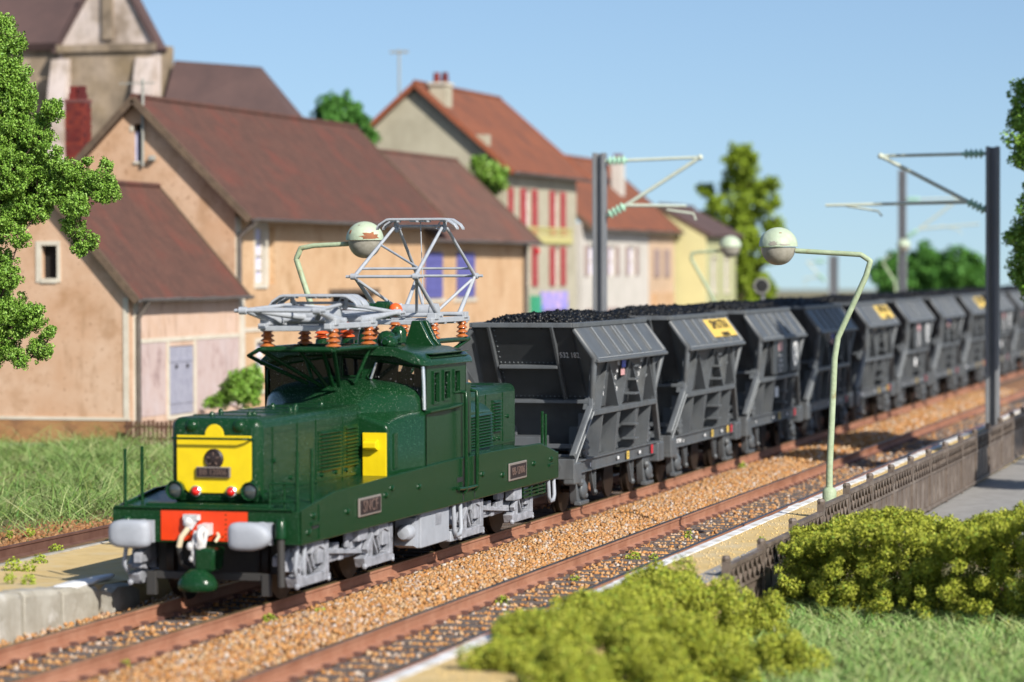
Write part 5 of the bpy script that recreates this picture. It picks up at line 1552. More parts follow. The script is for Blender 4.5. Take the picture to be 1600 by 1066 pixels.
for i, w_ in enumerate(o for o in list(COL.objects) if o.name.startswith('hopper_wagon')):
    ORG = Vector((0, 0, 0))
    kind = i % 3
    if i == 0:
        lettering('0532 182_115', 0.19, (0.96, -2.605, 3.12), (1, 0, 0), (0, -0.60, 0.80), 'white', w_, 0.004, 'running_number', 0.66)['kind'] = 'stuff'
    if kind == 0:
        side_text(['0532', '182', '115', 'EF 60'], -0.50, 2.90, 0.12, w_)
        side_text(['SNCF', 'F 60', 'T 22', 't 60', 'S 90', 'km'], 1.50, 2.90, 0.115, w_)
        side_text(['A', 'Nord', 'Est', 'Lor'], -1.30, 2.45, 0.12, w_)
        side_text(['28 t'], -0.12, 2.36, 0.12, w_)
        MB().box(1.335, 1.342, -0.16, 0.16, 2.80, 2.96).build('blue_mark', 'mark_blue', w_)
        MB().box(1.310, 1.317, -0.16, 0.16, 2.64, 2.79).build('pink_mark', 'mark_pink', w_)
    elif kind == 1:
        def cp_(t): return 1.07 + 0.47 * t + 0.032, 3.675 - 0.635 * t + 0.026
        (xa, za), (xb, zb) = cp_(0.10), cp_(0.74)
        pz = MB().loft([[(xa, y, za), (xb, y, zb), (xb - 0.02, y, zb - 0.02), (xa - 0.02, y, za - 0.02)] for y in (0.05, 2.72)]).build('yellow_placard', 'sign_yellow', w_)
        up = Vector((xa - xb, 0, za - zb)).normalized()
        mid = Vector(((xa + xb) / 2 + 0.006, 1.45, (za + zb) / 2 + 0.005))
        lettering('SIMOTRA', 0.36, mid + up * 0.08, (0, 1, 0), up, 'black', pz, 0.003, squeeze=1.25)
        lettering('CHARBON', 0.16, mid - up * 0.20, (0, 1, 0), up, 'black', pz, 0.003, squeeze=1.1)
        lettering('SNCF 864', 0.14, (1.262, -3.0, 0.95), (0, 1, 0), (0, 0, 1), 'white', w_, 0.002, 'stencil')
        MB().box(1.26, 1.266, 2.3, 2.5, 0.86, 1.02).build('solebar_mark', 'sign_yellow', w_)
    else:
        for y0, y1, txt in ((-0.95, 0.90, False), (1.42, 2.75, True)):
            bd_ = MB().box(1.34, 1.42, y0, y1, 2.08, 2.97).build('sign_board', 'wagon_end', w_, bevel=0.012)
            if txt:
                MB().lathe([(0.34, 0), (0.34, 0.006)], (1.421, 2.08, 2.56), (1, 0, 0), 28).build('round_emblem', 'white', bd_)
                MB().lathe([(0.24, 0), (0.24, 0.004)], (1.4275, 2.08, 2.56), (1, 0, 0), 24).build('round_emblem', 'wagon_edge', bd_)
                for k in range(3):
                    a = R(90 + 120 * k)
                    MB().bar((1.433, 2.08, 2.56), (1.433, 2.08 + 0.2 * math.cos(a), 2.56 + 0.2 * math.sin(a)), 0.05, 0.004, up=(1, 0, 0)).build('emblem_stroke', 'white', bd_)
            else:
                MB().box(1.421, 1.426, -0.30, 0.25, 2.68, 2.92).build('pink_mark', 'mark_pink', bd_)
                for r_, zz in (('0532 182', 2.55), ('T 22 800', 2.42), ('SNCF  60', 2.28), ('28 t  S', 2.16)):
                    lettering(r_, 0.12, (1.424, -0.02, zz), (0, 1, 0), (0, 0, 1), 'white', bd_, 0.002, 'stencil', 1.2)
        MB().box(1.28, 1.29, -0.1, 0.35, 1.45, 1.72).build('document_box', 'white', w_)
    # the load
    if coal0 is None:
        coal0 = big('coal_load', Vc, Fc, 'coal')
        bb = MB().loft([[(x, y, 3.66 + 0.19 * (1 - (abs(x) / 1.05) ** 2.6) - 0.03) for x in np.linspace(-1.0, 1.0, 9)] + [(1.0, y, 3.55), (-1.0, y, 3.55)] for y in (-2.75, 2.75)]).build('coal_core', 'coal', coal0)
        co = coal0
        co.location = (0, W0, 0)
    else:
        co = coal0.copy()
        COL.objects.link(co)
        for chd in coal0.children:
            cc = chd.copy(); COL.objects.link(cc); cc.parent = co
        co.location = (0, W0 + PITCHY * i, 0)
        if i % 2: co.rotation_euler = (0, 0, math.pi)
    tag(co, 'heap of black coal filling the %s hopper wagon behind the locomotive' % ORDER[i], 'coal', 'coal heaps in the hopper wagons')

# ================================================================== HOUSES
def gable_wall(parent, y, xl, xr, xa, ze, za, z0, material, holes=(), t=0.25, name='gable_wall'):
    outer = [(xl, z0), (xr, z0), (xr, ze), (xa, za), (xl, ze)]
    return MB().holed(outer, holes, lambda u, v, d: (u, y + d, v), t).build(name, material, parent)


def side_wall(parent, x, y0, y1, z0, z1, material, holes=(), t=0.25, name='side_wall'):
    outer = [(y0, z0), (y1, z0), (y1, z1), (y0, z1)]
    return MB().holed(outer, holes, lambda u, v, d: (x - d, u, v), t).build(name, material, parent)


def rect(a, b_, c, d): return [(a, c), (b_, c), (b_, d), (a, d)]


def roof_slabs(parent, y0, y1, xa, za, xr, zr, xl, zl, material, t=0.10, verge=None):
    """two slopes meeting at the ridge; xr, zr is the lower edge on the right"""
    for xe, ze in ((xr, zr), (xl, zl)):
        n = Vector((za - ze, 0, abs(xe - xa))) if xe > xa else Vector((-(za - ze), 0, abs(xe - xa)))
        n.normalize()
        N = 14
        b = MB()
        secs = []
        for j in range(N + 1):
            y = y0 + (y1 - y0) * j / N
            w1, w2 = RNG.uniform(-0.012, 0.012), RNG.uniform(-0.03, 0.012)
            secs.append([(xa, y, za + w1), (xe, y, ze + w2), (xe - n.x * t, y, ze - n.z * t + w2), (xa, y, za - t * 1.2 + w1)])
        rf = b.loft(secs).build('roof', material, parent)
        if verge:
            for y in (y0, y1):
                MB().bar((xa, y, za - 0.08), (xe, y, ze - 0.08), 0.07, 0.20).build('verge_board', verge, rf)
    MB().tube([(xa, y0, za + 0.02), (xa, (y0 + y1) / 2, za + 0.03), (xa, y1, za + 0.02)], 0.08, 8).build('ridge_tiles', material, parent, smooth=60)


def gutter(parent, x, y0, y1, z, r=0.095):
    b = MB()
    prof = [(x + r * math.cos(a), z + r * math.sin(a)) for a in np.linspace(math.pi, 2 * math.pi, 9)] + [(x + (r - 0.02) * math.cos(a), z + (r - 0.02) * math.sin(a)) for a in np.linspace(2 * math.pi, math.pi, 9)]
    N = 10
    b.loft([[(px, y0 + (y1 - y0) * j / N, pz + RNG.uniform(-0.015, 0.015)) for px, pz in prof] for j in range(N + 1)])
    return b.build('gutter', 'gutter', parent, smooth=60)


def downpipe(parent, x, y, z0, z1, xe):
    return MB().tube([(xe, y, z1 + 0.12), (xe, y, z1), (x + 0.10, y, z1 - 0.40), (x + 0.10, y, z1 - 0.6), (x + 0.10, y, z0)], 0.075, 10).build('downpipe', 'pipe', parent, smooth=60)


def shutter(parent, x, y0, y1, z0, z1, material, n=3, thick=0.05):
    b = MB()
    w_ = (y1 - y0) / n
    for k in range(n):
        b.box(x, x + thick, y0 + k * w_ + 0.008, y0 + (k + 1) * w_ - 0.008, z0, z1)
    b.box(x - 0.01, x + thick * 0.6, y0 + 0.01, y1 - 0.01, z0 + 0.01, z1 - 0.01)
    for f in (0.18, 0.80):
        z = z0 + (z1 - z0) * f
        b.box(x + thick, x + thick + 0.02, y0 + 0.03, y1 - 0.03, z - 0.05, z + 0.05)
    return b.build('shutter', material, parent)


def window(parent, x, y0, y1, z0, z1, bars=(1, 2), frame='trim', pane='curtain', depth=0.12, surround=0.12):
    f = MB()
    e = 0.06
    for q in ((y0, y0 + e, z0, z1), (y1 - e, y1, z0, z1), (y0 + e, y1 - e, z0, z0 + e), (y0 + e, y1 - e, z1 - e, z1)):
        f.box(x - depth - 0.05, x - depth + 0.02, *q)
    for k in range(1, bars[0] + 1):
        yy = y0 + (y1 - y0) * k / (bars[0] + 1)
        f.box(x - depth - 0.04, x - depth + 0.015, yy - 0.035, yy + 0.035, z0 + e, z1 - e)
    for k in range(1, bars[1] + 1):
        zz = z0 + (z1 - z0) * k / (bars[1] + 1)
        f.box(x - depth - 0.035, x - depth + 0.012, y0 + e, y1 - e, zz - 0.025, zz + 0.025)
    wo = f.build('window', frame, parent)
    MB().box(x - depth - 0.06, x - depth - 0.045, y0 + 0.02, y1 - 0.02, z0 + 0.02, z1 - 0.02).build('pane', pane, wo)
    if surround:
        s_ = MB()
        s_.box(x, x + 0.025, y0 - surround, y0, z0 - surround, z1 + surround).box(x, x + 0.025, y1, y1 + surround, z0 - surround, z1 + surround)
        s_.box(x, x + 0.025, y0, y1, z1, z1 + surround).box(x, x + 0.06, y0, y1, z0 - surround, z0)
        s_.build('window_surround', 'trim', wo)
    return wo


# --- house 1: low gabled house nearest the lawn
X1, Y1, L1 = -15.72, 33.3, -20.75
H = thing('gabled_house', 'low tan house with a small open gable window and a grey wooden shutter', 'house', ((X1 + L1) / 2, Y1 + 4, 0.1))
xa, za = -18.22, 7.32
gable_wall(H, Y1, L1, X1, xa, 4.35, za - 0.12, 0.1, 'render', [rect(-18.28, -17.80, 4.63, 5.52)])
gw = MB().box(-18.42, -18.27, Y1 - 0.03, Y1 + 0.05, 4.52, 5.64).box(-17.80, -17.70, Y1 - 0.03, Y1 + 0.05, 4.52, 5.64).box(-18.27, -17.80, Y1 - 0.03, Y1 + 0.05, 5.52, 5.64).box(-18.27, -17.80, Y1 - 0.05, Y1 + 0.06, 4.50, 4.63).build('window', 'trim', H)
MB().box(-18.40, -17.70, Y1 + 0.24, Y1 + 0.28, 4.5, 5.65).build('pane', 'hole', gw)
side_wall(H, X1, Y1 + 0.25, 41.8, 0.1, 4.4, 'render_pink', [rect(36.05, 37.85, 0.80, 2.72)])
MB().box(L1, L1 + 0.25, Y1 + 0.25, 41.8, 0.1, 4.4).build('side_wall', 'render', H)
MB().box(X1, X1 + 0.012, Y1 + 0.62, 36.05 - 0.24, 0.85, 2.86).box(X1, X1 + 0.012, 37.85 + 0.24, 41.35, 0.85, 2.86).each('lower_wash', 'render_lilac', H)
MB().box(X1, X1 + 0.03, Y1 + 0.55, 41.4, 2.86, 2.98).build('string_course', 'trim', H)
MB().box(X1, X1 + 0.035, Y1 + 0.30, Y1 + 0.58, 0.1, 4.3).box(X1 - 0.15, X1, Y1 - 0.028, Y1, 0.86, 4.1).box(X1, X1 + 0.035, 41.38, 41.78, 0.1, 4.3).each('corner_quoin', 'trim', H)
MB().box(L1, X1 + 0.05, Y1 - 0.055, Y1, 0.08, 0.80).build('plinth', 'plinth', H)
MB().box(L1, X1 + 0.04, Y1 - 0.075, Y1, 0.80, 0.88).build('plinth_cap', 'trim', H)
MB().box(X1, X1 + 0.03, 36.05 - 0.16, 36.05, 0.7, 2.86).box(X1, X1 + 0.03, 37.85, 37.85 + 0.16, 0.7, 2.86).box(X1, X1 + 0.05, 36.05, 37.85, 0.68, 0.80).each('shutter_surround', 'trim', H)
sh = shutter(H, X1 - 0.05, 36.08, 37.82, 0.82, 2.70, 'shutter_grey', 4)
b = MB()
for y in (36.55, 37.35):
    b.lathe([(0.06, 0), (0.05, 0.03)], (X1 + 0.02, y, 2.15), (1, 0, 0), 10)
b.build('shutter_stay', 'hole', sh)
roof_slabs(H, Y1 - 0.24, 41.3, xa, za, -15.36, 4.08, -21.05, 4.13, 'roof', verge='verge')
gutter(H, -15.32, Y1 - 0.2, 41.4, 4.08)
downpipe(H, X1, Y1 + 0.42, 0.2, 3.96, -15.34)

# --- house 2: taller long house
X2, Y2, L2 = -16.0, 41.8, -22.3
H = thing('gabled_house', 'tall tan house with a long red-brown roof and a slit window high in its gable', 'house', (-19.1, 50, 0.1))
xa, za = -19.12, 10.02
gable_wall(H, Y2, L2, X2, xa, 6.9, za - 0.14, 0.1, 'render', [rect(-19.22, -18.98, 8.10, 9.22)])
MB().box(-19.32, -18.92, Y2 + 0.24, Y2 + 0.28, 8.0, 9.3).build('slit_backing', 'hole', H)
gw = MB().box(-19.20, -19.10, Y2 + 0.05, Y2 + 0.12, 8.1, 8.98).build('window', 'curtain', H)
MB().box(-19.34, -19.22, Y2 - 0.03, Y2 + 0.05, 9.0, 9.16).box(-18.98, -18.86, Y2 - 0.03, Y2 + 0.05, 9.0, 9.16).box(-19.22, -18.90, Y2 - 0.06, Y2 + 0.05, 8.02, 8.10).each('window_stone', 'trim', gw)
MB().box(-18.68, -18.50, Y2 - 0.22, Y2, 8.10, 8.26).build('alarm_bell', 'antenna', H, bevel=0.03)
hl = [rect(43.45, 45.15, 4.40, 6.15), rect(43.5, 44.4, 1.2, 2.65), rect(50.3, 54.6, 2.4, 4.05)]
side_wall(H, X2, Y2 + 0.25, 60.0, 0.1, 6.9, 'render_orange', hl)
MB().box(X2, X2 + 0.035, Y2 + 0.02, Y2 + 0.40, 0.1, 6.4).build('corner_quoin', 'trim', H)
window(H, X2, 43.45, 44.35, 4.40, 6.15, (0, 3))
MB().box(X2 - 0.25, X2 - 0.2, 44.35, 45.15, 4.40, 6.15).build('pane', 'trim', H)
window(H, X2, 43.5, 44.4, 1.2, 2.65, (0, 2))
MB().box(X2 - 0.3, X2 - 0.24, 50.2, 54.7, 2.3, 4.1).build('pane', 'hole', H)
MB().box(X2, X2 + 0.10, 50.0, 54.9, 4.05, 4.2).build('lintel', 'verge', H)
MB().box(X2, X2 + 0.03, 41.9, 60.0, 2.98, 3.10).build('string_course', 'trim', H)
MB().box(L2, L2 + 0.25, Y2 + 0.25, 60, 0.1, 6.9).build('side_wall', 'render', H)
roof_slabs(H, Y2 - 0.34, 61.7, xa, za, -15.40, 6.38, -22.62, 6.52, 'roof', verge='verge')
gutter(H, -15.36, Y2 - 0.1, 61.7, 6.37)
downpipe(H, X2, Y2 + 0.10, 3.2, 6.25, -15.38)
# twin-flued brick chimney on the far slope, every brick laid
ch = MB().box(-23.19, -22.61, 45.6, 46.2, 5.0, 10.15).build('chimney', 'mortar', H)
row = 0
z = 8.1
while z < 10.15:
    off = 0.0 if row % 2 else -0.10
    for xx in np.arange(-23.21 + off, -22.63, 0.21):
        x0_, x1_ = max(xx, -23.21), min(xx + 0.195, -22.59)
        if x1_ - x0_ > 0.05:
            MB().box(x0_, x1_, 45.575, 45.62, z, z + 0.115).build('brick', 'brick', ch)
    for yy in np.arange(45.62 + off * 0.5, 46.2, 0.21):
        y0_, y1_ = max(yy, 45.62), min(yy + 0.195, 46.22)
        if y1_ - y0_ > 0.05: MB().box(-22.61, -22.585, y0_, y1_, z, z + 0.115).build('brick', 'brick', ch)
    z += 0.135
    row += 1
MB().box(-23.23, -22.57, 45.55, 46.25, 10.13, 10.22).build('chimney_cap', 'mortar', ch)
for x in (-23.05, -22.76):
    MB().box(x - 0.13, x + 0.13, 45.78, 46.04, 10.2, 10.42).box(x - 0.10, x + 0.10, 45.81, 46.01, 10.42, 10.66).build('chimney_pot', 'brick', ch)
t = thing('television_antenna', 'thin television antenna fixed to the gable of the tall tan house', 'antenna', (-18.88, Y2 - 0.1, 8.1))
MB().tube([(-18.90, Y2 - 0.1, 7.95), (-18.88, Y2 - 0.1, 10.55)], 0.045, 8).build('antenna_pole', 'antenna', t, smooth=60)
b = MB().bar((-19.62, Y2 - 0.1, 10.42), (-18.48, Y2 - 0.1, 10.42), 0.03, 0.03)
for k in range(5):
    x = -19.5 + k * 0.22
    b.bar((x, Y2 - 0.35, 10.42), (x, Y2 + 0.15, 10.42), 0.02, 0.02)
b.build('antenna_boom', 'antenna', t)

# --- house 3: long orange house with blue shutters
H = thing('terraced_house', 'orange house with deep blue shutters behind the raised pantograph', 'house', (-19, 67, 0.1))
X3 = -16.2
hs = [rect(60.9, 62.7, 3.9, 5.35), rect(64.7, 66.7, 3.9, 5.35)]
side_wall(H, X3, 60.0, 74.0, 0.1, 6.3, 'render_orange', [])
for a, c in ((60.75, 62.75), (64.6, 66.8)):
    shutter(H, X3 + 0.02, a, c, 3.80, 5.45, 'shutter_blue', 4)
for a, c in ((60.6, 62.0), (66.5, 67.6), (70.5, 71.6)):
    shutter(H, X3 + 0.02, a, c, 1.2, 2.75, 'shutter_blue', 3)
MB().box(X3, X3 + 0.05, 60.2, 63.2, 3.62, 3.76).box(X3, X3 + 0.05, 64.2, 67.2, 3.62, 3.76).each('window_sill', 'trim', H)
gable_wall(H, 73.75, -22.2, X3 - 0.25, -19.2, 6.0, 8.9, 0.1, 'render', [], 0.2, 'end_wall')
roof_slabs(H, 60.6, 74.4, -19.2, 9.25, -15.65, 5.92, -22.5, 6.02, 'roof_brown', verge='verge')
gutter(H, -15.62, 60.3, 74.4, 5.9)
MB().tube([(X3 + 0.12, 73.7, 5.9), (X3 + 0.12, 73.7, 0.2)], 0.08, 8).build('downpipe', 'pipe', H)
MB().ball((-15.8, 74.3, 5.55), 0.14, 10, (1, 1, 1)).build('wall_lamp', 'mark_red', H)

# --- house 4: tall beige house with red shutters
H = thing('town_house', 'tall beige house with red shutters, a yellow balcony line and an orange tiled roof', 'house', (-21.4, 82, 0.1))
X4, Y4 = -17.6, 76.0
gable_wall(H, Y4, -25.2, X4, -21.4, 8.95, 12.38, 0.1, 'beige', [])
WN = [(78.1, 80.7), (82.7, 85.3)]
hl = []
for a, c in WN:
    for z0, z1 in ((6.3, 8.2), (4.1, 5.8)):
        hl.append(rect(a + 0.85, c - 0.85, z0, z1))
side_wall(H, X4, Y4 + 0.25, 87.3, 0.1, 9.1, 'beige', hl)
for a, c in WN:
    for z0, z1 in ((6.3, 8.2), (4.1, 5.8)):
        window(H, X4, a + 0.85, c - 0.85, z0, z1, (1, 1), surround=0)
        shutter(H, X4 + 0.02, a, a + 0.82, z0, z1, 'shutter_red', 2)
        shutter(H, X4 + 0.02, c - 0.82, c, z0, z1, 'shutter_red', 2)
shutter(H, X4 + 0.02, 76.3, 77.0, 6.5, 8.2, 'shutter_red', 2)
MB().box(X4, X4 + 0.12, 77.4, 86.2, 5.95, 6.15).box(X4, X4 + 0.06, 77.4, 86.2, 5.88, 5.95).build('balcony_ledge', 'balcony', H)
b = MB()
for y in np.arange(77.5, 86.2, 0.3):
    b.box(X4 + 0.06, X4 + 0.10, y, y + 0.05, 6.15, 6.55)
b.box(X4 + 0.05, X4 + 0.11, 77.4, 86.2, 6.55, 6.62)
b.build('balcony_rail', 'balcony', H)
sg = MB().box(X4 + 0.02, X4 + 0.12, 81.2, 85.4, 3.05, 3.85).build('shop_sign', 'sign_blue', H)
MB().box(X4 + 0.02, X4 + 0.3, 79.6, 80.4, 2.9, 3.7).build('hanging_sign', 'sign_green', H)
MB().box(X4 - 0.02, X4 + 0.03, 80.5, 84.0, 0.4, 2.3).build('garage_door', 'shutter_brown', H)
roof_slabs(H, Y4 - 0.35, 88.2, -21.4, 12.55, -17.15, 8.85, -25.65, 8.85, 'roof_orange', 0.14, verge='ridge')
gutter(H, -17.1, Y4, 88, 8.8)
chm = MB().box(-20.95, -20.25, 76.3, 77.2, 10.6, 12.5).build('chimney', 'beige', H)
MB().box(-21.0, -20.2, 76.2, 77.3, 12.45, 12.56).build('chimney_cap', 'trim', chm)
for x in (-20.78, -20.42):
    MB().lathe([(0.16, 0), (0.13, 0.45)], (x, 76.75, 12.54), (0, 0, 1), 10).build('chimney_pot', 'brick', chm)
MB().box(-18.85, -18.35, 75.9, 76.4, 8.6, 10.35).build('chimney', 'beige', H)
MB().tube([(-22.5, 77, 11), (-22.5, 77, 14.0)], 0.05, 6).build('aerial', 'antenna', H)
MB().box(-22.9, -22.1, 76.95, 77.05, 13.85, 13.95).build('aerial', 'antenna', H)

# --- house 5 / 6 / 7
H = thing('town_house', 'white house with pale brown shutters and a long brown roof', 'house', (-21, 95, 0.1))
hl = []
side_wall(H, -17.6, 88.2, 101.2, 0.1, 6.9, 'offwhite', [rect(a + 0.55, c - 0.55, z0, z1) for a, c in ((88.7, 91.2), (92.5, 95.0), (96.4, 98.9)) for z0, z1 in ((4.5, 5.9),)])
for a, c in ((88.7, 91.2), (92.5, 95.0), (96.4, 98.9)):
    window(H, -17.6, a + 0.55, c - 0.55, 4.5, 5.9, (1, 1), surround=0)
    shutter(H, -17.58, a, a + 0.52, 4.5, 5.9, 'shutter_brown', 2)
    shutter(H, -17.58, c - 0.52, c, 4.5, 5.9, 'shutter_brown', 2)
    shutter(H, -17.58, a + 0.2, c - 0.2, 1.8, 3.0, 'shutter_brown', 3)
roof_slabs(H, 88.25, 106.8, -21.2, 10.3, -17.15, 6.7, -25, 6.7, 'roof_orange', 0.14, verge='verge')
gutter(H, -17.1, 88.4, 106.8, 6.65)
chm = MB().box(-19.6, -19.1, 101.6, 102.4, 8.2, 10.25).build('chimney', 'offwhite', H)
MB().box(-19.52, -19.18, 101.75, 102.25, 10.25, 10.5).build('chimney_pot', 'brick', chm)
H = thing('town_house', 'narrow buff house squeezed between the white and the yellow houses', 'house', (-21, 104, 0.1))
side_wall(H, -17.55, 101.2, 106.6, 0.1, 6.7, 'buff', [])
MB().box(-17.55, -17.3, 101.6, 105.6, 2.6, 3.6).build('awning', 'render_orange', H)
for a in (102.0, 104.2):
    shutter(H, -17.53, a, a + 1.2, 4.4, 5.8, 'shutter_brown', 2)
H = thing('town_house', 'pale yellow house at the far end of the street beside the yellow-green tree', 'house', (-18, 112, 0.1))
gable_wall(H, 107.0, -21.0, -16.0, -18.4, 6.6, 8.0, 0.1, 'cream_yellow', [], name='front_wall')
side_wall(H, -16.0, 107.25, 114.5, 0.1, 6.6, 'shaded_yellow', [rect(108.4, 109.6, 3.6, 5.4), rect(111.6, 112.8, 3.6, 5.4)])
for a in (108.4, 111.6):
    window(H, -16.0, a, a + 1.2, 3.6, 5.4, (1, 1), pane='shutter_grey', surround=0.1)
roof_slabs(H, 106.9, 114.9, -18.4, 8.1, -15.6, 6.55, -21.5, 6.55, 'roof_dark', 0.14)

# --- church
H = thing('church', 'weathered stone church with steep brown roofs rising behind the houses', 'church', (-29, 63, 0.1))
gable_wall(H, 60.0, -30.1, -26.2, -28.0, 13.15, 16.3, 0.1, 'stone_pale', [], 0.4)
MB().box(-26.45, -26.2, 60.4, 61.6, 0.1, 13.1).build('side_wall', 'stone_wall', H)
MB().box(-30.1, -26.15, 59.8, 60.02, 12.85, 13.12).build('cornice', 'stone_wall', H)
MB().box(-28.3, -27.9, 59.86, 60.02, 13.3, 15.6).build('gable_niche', 'stone_wall', H)
MB().box(-29.9, -26.4, 59.94, 60.04, 0.1, 12.85).build('lower_face', 'stone_wall', H)
for x in (-29.95, -26.6):
    MB().loft([[(x - 0.35, 60, z), (x - 0.35, 60 - d, z), (x + 0.35, 60 - d, z), (x + 0.35, 60, z)] for d, z in ((1.2, 0.1), (1.0, 9.0), (0.5, 11.5), (0.2, 12.6))]).build('buttress', 'stone_pale', H)
MB().box(-37.5, -30.1, 60.6, 61.0, 0.1, 13.2).build('nave_wall', 'stone_wall', H)
for x in (-32.3, -34.6):
    MB().loft([[(x - 0.4, 60.6, z), (x - 0.4, 60.6 - d, z), (x + 0.4, 60.6 - d, z), (x + 0.4, 60.6, z)] for d, z in ((1.4, 0.1), (1.2, 9.5), (0.3, 12.2))]).build('buttress', 'stone_wall', H)
roof_slabs(H, 59.85, 60.6, -28.0, 16.5, -26.0, 12.9, -30.3, 12.9, 'roof_dark', 0.16)
MB().loft([[(x, 60.2, 13.25), (x, 65.5, 19.0), (x, 65.5, 18.7), (x, 60.35, 13.0)] for x in (-38, -29.9)]).build('nave_roof', 'roof_dark', H)
MB().loft([[(-25.9, 61.0, 12.55), (-22.6, 61.0, 12.25), (-21.0, 60.2, 10.3), (-25.9, 59.4, 10.2)], [(-25.9, 61.3, 12.55), (-22.6, 61.3, 12.25), (-21.0, 61.6, 10.3), (-25.9, 61.6, 10.2)]]).build('chapel_roof', 'roof_dark', H)
MB().box(-25.9, -21.4, 60.4, 61.4, 0.1, 10.2).build('chapel_wall', 'stone_wall', H)

# --- slatted wooden fence by the first house
t = thing('wooden_fence', 'short brown wooden slat fence at the corner of the low tan house', 'fence', (-15, 32.95, 0.1))
for k in range(13):
    x = -15.66 + k * 0.125
    MB().box(x, x + 0.085, 32.90, 32.94, 0.12, 0.82 + RNG.uniform(-0.03, 0.03)).build('slat', 'slat', t)
MB().box(-15.72, -14.0, 32.94, 32.99, 0.30, 0.38).box(-15.72, -14.0, 32.94, 32.99, 0.62, 0.70).build('rail', 'slat', t)

# ================================================================== PLATFORM FENCE
FENCE = thing('lattice_fence', 'long brown cast fence with a lattice band along the back of the platform', 'fence', (7.06, 20, -0.4))
FY = [2.95 + 2.65 * k for k in range(23)]
def ftop(y): return float(np.interp(y, [0, 6, 13, 30, 60], [0.44, 0.48, 0.78, 0.76, 0.90]))
for k in range(len(FY) - 1):
    y0_, y1_ = FY[k], FY[k + 1]
    z = (ftop(y0_) + ftop(y1_)) / 2
    dx = 0.0
    MB().box(7.03, 7.075, y0_ + 0.06, y1_ - 0.06, z - 1.14, z - 0.03).build('panel', 'fence', FENCE)
    b = MB()
    for f in (0.27, 0.5, 0.73):
        y = y0_ + (y1_ - y0_) * f
        b.box(7.075, 7.09, y - 0.012, y + 0.012, z - 1.12, z - 0.42)
    b.box(7.02, 7.12, y0_ + 0.06, y1_ - 0.06, z - 0.06, z).box(7.02, 7.115, y0_ + 0.06, y1_ - 0.06, z - 0.42, z - 0.37).box(7.02, 7.12, y0_ + 0.06, y1_ - 0.06, z - 1.16, z - 1.08)
    b.each('rail', 'fence', FENCE)
    b = MB()
    n = 7
    w_ = (y1_ - y0_ - 0.16) / n
    for j in range(n):
        ya = y0_ + 0.08 + j * w_
        b.bar((7.085, ya, z - 0.38), (7.085, ya + w_, z - 0.05), 0.045, 0.045, up=(1, 0, 0))
        b.bar((7.095, ya + w_, z - 0.38), (7.095, ya, z - 0.05), 0.045, 0.045, up=(1, 0, 0))
    tag(b.build('lattice', 'fence', FENCE), kind='stuff')
for y in FY:
    z = ftop(y)
    MB().box(7.0, 7.12, y - 0.065, y + 0.065, z - 1.2, z + 0.06).lathe([(0.065, 0), (0.075, 0.05), (0.05, 0.09)], (7.06, y, z + 0.06), (0, 0, 1), 8).build('post', 'fence', FENCE)

# ================================================================== LAMPS AND MASTS
def lamp(pts, head, rad, Y, label, base_z, chips=()):
    """platform lamp: base sleeve, bent pole, globe with painted hood above and frosted bowl below"""
    q = [P(a, c, Y=Y) for a, c in pts]
    bx = q[0].x
    t = thing('platform_lamp', label, 'lamp', (bx, Y, base_z), 'bent-arm platform lamps')
    MB().lathe([(0.13, 0), (0.13, 0.42), (0.11, 0.47), (0.065, 0.50), (0.06, 0.56)], (bx, Y, base_z), (0, 0, 1), 16).build('base', 'lamp_green', t, smooth=40)
    path = [Vector((bx, Y, base_z + 0.45))] + q
    sm = []
    for i, p in enumerate(path):                                     # round the bends a little
        if 0 < i < len(path) - 1:
            sm += [p.lerp(path[i - 1], 0.12), p, p.lerp(path[i + 1], 0.12)]
        else: sm.append(p)
    n = len(sm)
    MB().tube(sm, [0.062 - 0.016 * i / n for i in range(n)], 10).build('pole', 'lamp_green', t, smooth=70)
    h = P(*head, Y=Y)
    hd = MB().lathe([(rad * math.cos(a), rad * 0.95 * math.sin(a)) for a in np.linspace(-0.05, math.pi / 2 - 0.03, 12)], h, (0, 0, 1), 28).build('hood', 'lamp_chip', t, smooth=60)
    MB().lathe([(rad * 0.90, -0.02)] + [(rad * 0.90 * math.cos(a) ** 0.9, -rad * 0.98 * math.sin(a)) for a in np.linspace(0.15, math.pi / 2 - 0.03, 11)], (h.x, h.y, h.z - 0.01), (0, 0, 1), 28).build('globe', 'lamp_glass', hd, smooth=60)
    for ca, ce, wa, we, mm in chips:                                  # flaked paint: thin ragged patches lying on the hood
        ring = []
        for k in range(16):
            a = 2 * math.pi * k / 16
            j = 1 + 0.28 * math.sin(k * 2.7 + ca) + 0.12 * math.cos(k * 4.1)
            az, el_ = ca + wa * j * math.cos(a), ce + we * j * math.sin(a)
            ring.append((az, max(el_, 0.0)))
        def sp(az, el_, r_): return (h.x + r_ * math.cos(el_) * math.cos(az), h.y + r_ * math.cos(el_) * math.sin(az), h.z + r_ * 0.95 * math.sin(el_))
        pb_ = MB()
        pb_.loft([[sp(ca + (az - ca) * f, ce + (el_ - ce) * f, rad * (1.008 if f < 1 else 0.995)) for az, el_ in ring] for f in (0.06, 0.4, 0.75, 0.96, 1.0)])
        pb_.build('paint_flake', mm, hd, smooth=60)
    return t


